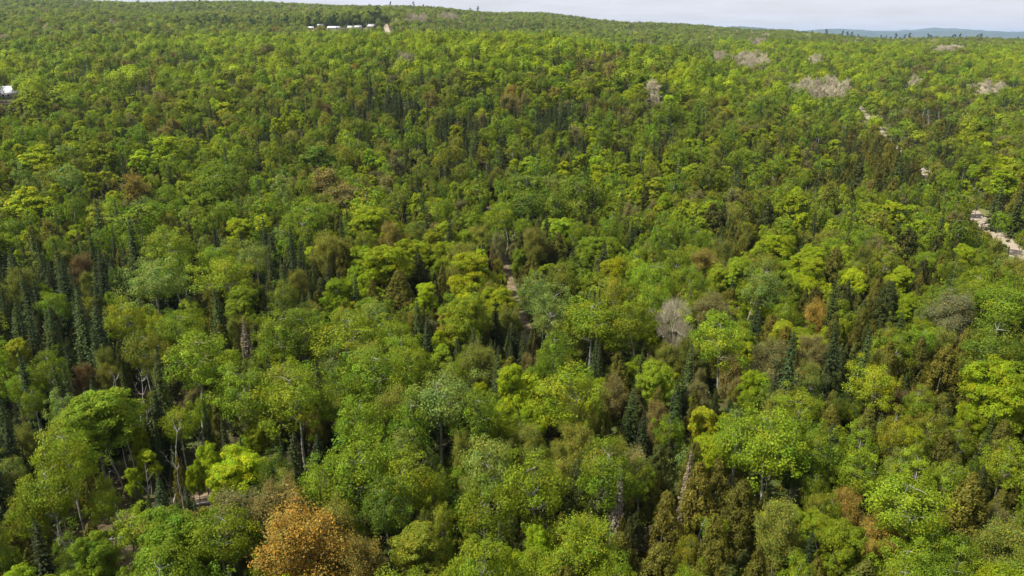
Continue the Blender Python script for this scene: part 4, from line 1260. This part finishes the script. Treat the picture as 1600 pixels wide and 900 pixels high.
for i in idx:
    t = TREES[i]
    q = lod(t)
    var = random.choice(PROTO[(t.kind, q)])
    nm = KINDS[t.kind][5]
    tint = jit(TINT[t.tint][0])
    split = q == 2 or t.kind == 'dead' or q > 0 and (t.pw > 22 or (t.kind in ('spruce', 'cedar') and t.ph > 34))
    o = bpy.data.objects.new(nm, None if split else var[2])
    o.location = (t.x, t.y, t.z)
    o.rotation_euler = (t.lean * .2 + random.gauss(0, .025), t.lean + random.gauss(0, .025), t.rot if not t.lean else 0)
    o.scale = scales(t)
    o['label'] = t.label or (TINT[t.tint][1] + ' ' + SHAPE[t.kind] + ' within the unbroken forest')
    o['category'] = {'spruce': 'spruce', 'cedar': 'cedar', 'pine': 'pine', 'dead': 'dead tree'}.get(t.kind, 'tree')
    o['group'] = GROUPS[t.kind]
    COL.objects.link(o)
    if split:
        for pn, me in [("trunk", var[0])] + ([("limb", l) for l in var[1]] if t.kind == 'dead' else [("crown", var[1])]):
            c = bpy.data.objects.new(pn, me)
            c.parent = o
            COL.objects.link(c)
            if pn == "crown":
                c['tint'] = tint
    else:
        o['tint'] = tint


# the forest beyond those: one scattered mass per kind of tree
def scatter_nodes(col):
    g = bpy.data.node_groups.new("scatter", 'GeometryNodeTree')
    g.interface.new_socket("Geometry", in_out='INPUT', socket_type='NodeSocketGeometry')
    g.interface.new_socket("Geometry", in_out='OUTPUT', socket_type='NodeSocketGeometry')
    N = g.nodes.new
    gi, go = N("NodeGroupInput"), N("NodeGroupOutput")
    ci = N("GeometryNodeCollectionInfo"); ci.inputs['Collection'].default_value = col
    ci.inputs['Separate Children'].default_value = True; ci.inputs['Reset Children'].default_value = True
    ip = N("GeometryNodeInstanceOnPoints"); ip.inputs['Pick Instance'].default_value = True

    def attr(name, ty):
        a = N("GeometryNodeInputNamedAttribute"); a.data_type = ty; a.inputs['Name'].default_value = name
        return a.outputs['Attribute']
    k = g.links.new
    k(gi.outputs[0], ip.inputs['Points']); k(ci.outputs[0], ip.inputs['Instance'])
    k(attr("pick", 'INT'), ip.inputs['Instance Index'])
    k(attr("size", 'FLOAT_VECTOR'), ip.inputs['Scale'])
    cm = N("ShaderNodeCombineXYZ"); k(attr("turn", 'FLOAT'), cm.inputs[2])
    k(cm.outputs[0], ip.inputs['Rotation'])
    k(ip.outputs[0], go.inputs[0])
    return g


def mass(name, label, meshes, rows):
    """rows: (x, y, z, pick, size3, turn, tint3)"""
    if not rows:
        return
    col = bpy.data.collections.new(name + "_sources")
    for k, me in enumerate(meshes):
        col.objects.link(bpy.data.objects.new("%s_source_%02d" % (name, k), me))
    me = bpy.data.meshes.new(name)
    n = len(rows)
    me.vertices.add(n)
    me.vertices.foreach_set("co", np.array([r[:3] for r in rows], np.float32).ravel())
    me.attributes.new("pick", 'INT', 'POINT').data.foreach_set("value", np.array([r[3] for r in rows], np.int32))
    me.attributes.new("size", 'FLOAT_VECTOR', 'POINT').data.foreach_set("vector", np.array([r[4] for r in rows], np.float32).ravel())
    me.attributes.new("turn", 'FLOAT', 'POINT').data.foreach_set("value", np.array([r[5] for r in rows], np.float32))
    me.attributes.new("tint", 'FLOAT_VECTOR', 'POINT').data.foreach_set("vector", np.array([r[6] for r in rows], np.float32).ravel())
    o = struct(name, me, 'stuff')
    o['label'] = label
    md = o.modifiers.new("scatter", 'NODES')
    md.node_group = scatter_nodes(col)


MASS = {'maple': ('maple_woods', 'bright leafy crowns massed over the far slopes'), 'aspen': ('aspen_woods', 'green rounded crowns massed between the nearer trees and the hills'),
        'spruce': ('spruce_woods', 'dark spruce spires scattered through the wooded slopes'), 'cedar': ('cedar_woods', 'dark cedars massed through the forest'),
        'bud': ('budding_woods', 'brown and olive budding crowns spread over the slopes'), 'bare': ('leafless_woods', 'pale grey leafless crowns spread over the far slopes'),
        'pine': ('pine_woods', 'dark pines among the spruces of the far slope')}
for kd, (nm, lb) in MASS.items():
    meshes, off = [], {}
    for q in (0, 1):
        off[q] = len(meshes)
        meshes += [v[2] for v in PROTO[(kd, q)]]
    rows = []
    for i, t in enumerate(TREES):
        if t.kind != kd or i in CHOSEN:
            continue
        q = min(lod(t), 1)
        rows.append((t.x, t.y, t.z, off[q] + random.randrange(NVAR[q]), scales(t), t.rot, jit(TINT[t.tint][0])))
    W0, H0 = KINDS[kd][1], KINDS[kd][2]
    for f in FAR:
        if f[0] == kd:
            rows.append((f[2], f[3], f[4], off[0] + random.randrange(NVAR[0]), (f[5] / W0, f[5] / W0, f[6] / H0), random.uniform(0, 6.28), jit(TINT[f[1]][0])))
    mass(nm, lb, meshes, rows)

# low bushes on the forest floor
bushes = []
for k in range(6):
    t_, c_ = bush(np.random.default_rng(900 + k), 1)
    bushes.append(t_.join(c_, 1).build("low_bush", [M_BARK, M_FOL]))
rows = []
for yy in np.arange(20, 400, 3.6):
    xm = yy * .85 + 25
    for xx in np.arange(-xm, xm, 3.6):
        x, y = xx + random.uniform(-1.8, 1.8), yy + random.uniform(-1.8, 1.8)
        if not free(x, y, 2.0) and random.random() < .93:
            continue
        s = random.uniform(.5, 1.5)
        tn = random.choices(['mid', 'deep', 'olive', 'ylolive', 'brown', 'sgreen'], [3, 4, 4, 3, 2, 3])[0]
        rows.append((x, y, h1(x, y), random.randrange(6), (s, s, s * random.uniform(.7, 1.3)), random.uniform(0, 6.28), jit(TINT[tn][0])))
mass('undergrowth', 'low green and brown bushes covering the forest floor', bushes, rows)


# ------------------------------------------------------------------ small things: logs, boulder, houses
def tag(o, label, cat, group=None):
    o['label'] = label; o['category'] = cat
    if group:
        o['group'] = group


def log(px, py, length, rad, ang, label):
    x, y = pix_ground(px, py)
    rng = np.random.default_rng(int(px * 7 + py))
    mb = MB()
    t = np.linspace(-.5, .5, 8)[:, None]
    p = np.array([[math.cos(ang), math.sin(ang), 0]]) * t * length
    p[:, :2] += rng.normal(0, .04, (8, 2))
    p[:, 2] = [h1(x + a, y + b) - h1(x, y) + rad * .85 for a, b in p[:, :2]]
    mb.tube(p, np.linspace(rad, rad * .55, 8), 8)
    for e, k in ((p[0], rad), (p[-1], rad * .55)):   # closed ends
        mb.tube(np.array([e, e + [math.cos(ang) * (-.02 if k == rad else .02), math.sin(ang) * (-.02 if k == rad else .02), 0]]), [k, .01], 8)
    for k in (2, 4, 5):
        d = unit(rng, 1)[0]; d[2] = abs(d[2]) + .2
        limb(mb, p[k], p[k] + d * length * .16, rad * .35, rad * .12, rng, 3, 0, 4)
    o = bpy.data.objects.new("fallen_log", mb.build("fallen_log", [M_DEAD]))
    o.location = (x, y, h1(x, y))
    tag(o, label, 'log', 'pale logs lying on open ground')
    COL.objects.link(o)


log(333, 786, 5.0, .22, .25, 'thick pale log lying across the near rim of the brown clearing')
log(305, 760, 4.0, .14, -.5, 'thin pale log lying at the far side of the brown clearing')
log(185, 843, 4.5, .18, .2, 'pale log lying in the dark hollow below the leaning grey trunk')
log(765, 328, 3.6, .32, .1, 'short whitish log lying across the trail')
log(800, 452, 3.2, .14, .9, 'brownish weathered log beside the trail gap')

# pale boulder at the road bend
rng = np.random.default_rng(5)
th, ph = np.meshgrid(np.linspace(0, 2 * PI, 17), np.linspace(.02, PI - .02, 10))
bx = np.cos(th) * np.sin(ph); by = np.sin(th) * np.sin(ph); bz = np.cos(ph)
rad = 1 + .12 * np.sin(3 * bx + 2 * by + 1) + .1 * np.sin(5 * bz + 4 * bx) + .06 * np.sin(9 * by + 5 * bx)
M_STONE = simple("pale_stone", (0.30, 0.28, 0.26), (0.52, 0.49, 0.46), 1.5, 0.9, 0.3)
bo = bpy.data.objects.new("boulder", grid_mesh("boulder", bx * rad * 1.0, by * rad * .7, bz * rad * .55, [M_STONE]))
g = pix_ground(1531, 341)
bo.location = (g[0], g[1], h1(*g) + .25)
tag(bo, 'pale low boulder on the verge where the gravel road bends', 'boulder')
COL.objects.link(bo)
# dark wooden post by the road
mb = MB()
mb.tube(np.array([[0, 0, -.3], [0, 0, .9], [0.02, 0, 2.3], [0.02, 0, 2.34]]), [.17, .16, .14, .02], 8)
po = bpy.data.objects.new("wooden_post", mb.build("wooden_post", [M_DARK]))
g = pix_ground(1575, 397)
po.location = (g[0], g[1], h1(*g))
po.rotation_euler = (0.03, -.04, 0)
tag(po, 'short dark wooden post standing beside the gravel road', 'post')
COL.objects.link(po)

M_WALLW = simple("white_siding", (0.55, 0.55, 0.54), (0.72, 0.72, 0.70), 0.6, 0.7)
M_WALLG = simple("grey_siding", (0.26, 0.25, 0.24), (0.38, 0.37, 0.35), 0.6, 0.8)
M_WALLB = simple("brown_siding", (0.14, 0.10, 0.07), (0.22, 0.16, 0.11), 0.6, 0.8)
M_ROOFW = simple("white_metal_roof", (0.66, 0.67, 0.70), (0.82, 0.82, 0.84), 0.4, 0.45)
M_ROOFG = simple("grey_roof", (0.30, 0.29, 0.29), (0.45, 0.44, 0.44), 0.5, 0.8)
M_GLASS = simple("window_glass", (0.03, 0.035, 0.04), (0.06, 0.07, 0.08), 0.8, 0.15)
M_TRIM = simple("white_trim", (0.70, 0.70, 0.68), (0.80, 0.80, 0.78), 1.0, 0.6)
BF = np.array([[0, 3, 2, 1], [4, 5, 6, 7], [0, 1, 5, 4], [1, 2, 6, 5], [2, 3, 7, 6], [3, 0, 4, 7]])


def box(mb, c, s):
    x, y, z = c; a, b, h = s[0] / 2, s[1] / 2, s[2] / 2
    mb.add([[x - a, y - b, z - h], [x + a, y - b, z - h], [x + a, y + b, z - h], [x - a, y + b, z - h],
            [x - a, y - b, z + h], [x + a, y - b, z + h], [x + a, y + b, z + h], [x - a, y + b, z + h]], BF)


def part(name, mb, m, parent):
    o = bpy.data.objects.new(name, mb.build(name, [m]))
    o.parent = parent
    COL.objects.link(o)
    return o


def house(name, px, py, L_, D_, Hw, Hr, rot, wall, roof, label, cat, windows, door=True, chimney=False):
    x, y = pix_ground(px, py)
    r = bpy.data.objects.new(name, None)
    r.location = (x, y, h1(x, y) - .1)
    r.rotation_euler = (0, 0, rot)
    tag(r, label, cat)
    COL.objects.link(r)
    mb = MB()
    box(mb, (0, 0, Hw / 2), (L_, D_, Hw))
    for sx in (-1, 1):   # gable ends
        X = sx * L_ / 2
        mb.add([[X, -D_ / 2, Hw], [X, D_ / 2, Hw], [X, 0, Hw + Hr], [X, 0, Hw + Hr - .01]], [[0, 1, 2, 3]])
    part("wall", mb, wall, r)
    mb = MB()
    e, th_ = .5, .18
    for sy in (-1, 1):
        y0, z0 = sy * (D_ / 2 + e), Hw - e * Hr / (D_ / 2) + .12
        y1, z1 = 0, Hw + Hr + .12
        a = L_ / 2 + e
        mb.add([[-a, y0, z0], [a, y0, z0], [a, y1, z1], [-a, y1, z1], [-a, y0, z0 + th_], [a, y0, z0 + th_], [a, y1, z1 + th_], [-a, y1, z1 + th_]], BF)
    rf = part("roof", mb, roof, r)
    if chimney:
        mb = MB(); box(mb, (L_ * .22, D_ * .12, Hw + Hr + .2), (.8, .8, 1.8)); part("chimney", mb, M_WALLG, rf)
    for k in range(windows):
        wx = -L_ / 2 + L_ * (k + .7) / (windows + .6)
        for sy in (-1, 1):
            mb = MB(); box(mb, (wx, sy * (D_ / 2 + .03), Hw * .58), (1.35, .1, 1.35))
            w = part("window", mb, M_TRIM, r)
            mb = MB(); box(mb, (wx, sy * (D_ / 2 + .07), Hw * .58), (1.1, .1, 1.1))
            part("pane", mb, M_GLASS, w)
    if door:
        mb = MB(); box(mb, (L_ * .33, -D_ / 2 - .04, 1.15), (1.1, .1, 2.2)); part("door", mb, M_WALLB, r)
    return r


hs = house("farmhouse", 14, 153, 13, 9, 3.6, 3.4, .35, M_WALLG, M_ROOFW, 'white-roofed house half hidden by trees at the picture edge', 'house', 4, True, True)
house("farm_shed", 486, 46, 8, 7, 2.4, 1.4, .1, M_WALLW, M_ROOFW, 'small low white shed at the outer end of the farm row', 'shed', 2)
house("farm_shed", 501, 43.5, 8, 7, 3.6, 1.8, .1, M_WALLW, M_ROOFW, 'tallest narrow white shed of the farm row before the dark spruces', 'shed', 2)
house("farm_shed", 522, 45.5, 17, 8, 2.2, 1.6, -.05, M_WALLW, M_ROOFW, 'long low white shed in the middle of the farm row', 'shed', 4)
house("farm_shed", 548, 45.5, 7, 7, 2.6, 1.6, .05, M_WALLW, M_ROOFW, 'short white shed beside a pale grey-roofed barn', 'shed', 2)
house("farm_barn", 560, 45.5, 10, 8, 2.8, 2.0, .05, M_WALLW, M_ROOFG, 'pale barn with grey roof nearest to the hill road spruces', 'barn', 2)
house("farmhouse", 581, 45, 10, 8, 3.4, 2.8, -.3, M_WALLB, M_ROOFG, 'brown house with grey roof close beside the straight hill road', 'house', 2, True, True)

# ------------------------------------------------------------------ the air
hz = MB()
box(hz, (0, 0, 110), (62000, 62000, 280))
m = bpy.data.materials.new("haze_air"); m.use_nodes = True
m.node_tree.nodes.clear()
mo = m.node_tree.nodes.new("ShaderNodeOutputMaterial"); pv = m.node_tree.nodes.new("ShaderNodeVolumePrincipled")
pv.inputs['Color'].default_value = (0.50, 0.68, 1.0, 1)
pv.inputs['Density'].default_value = 3.8e-5
pv.inputs['Anisotropy'].default_value = 0.2
m.node_tree.links.new(pv.outputs[0], mo.inputs['Volume'])
struct("haze", hz.build("haze", [m]), 'stuff')
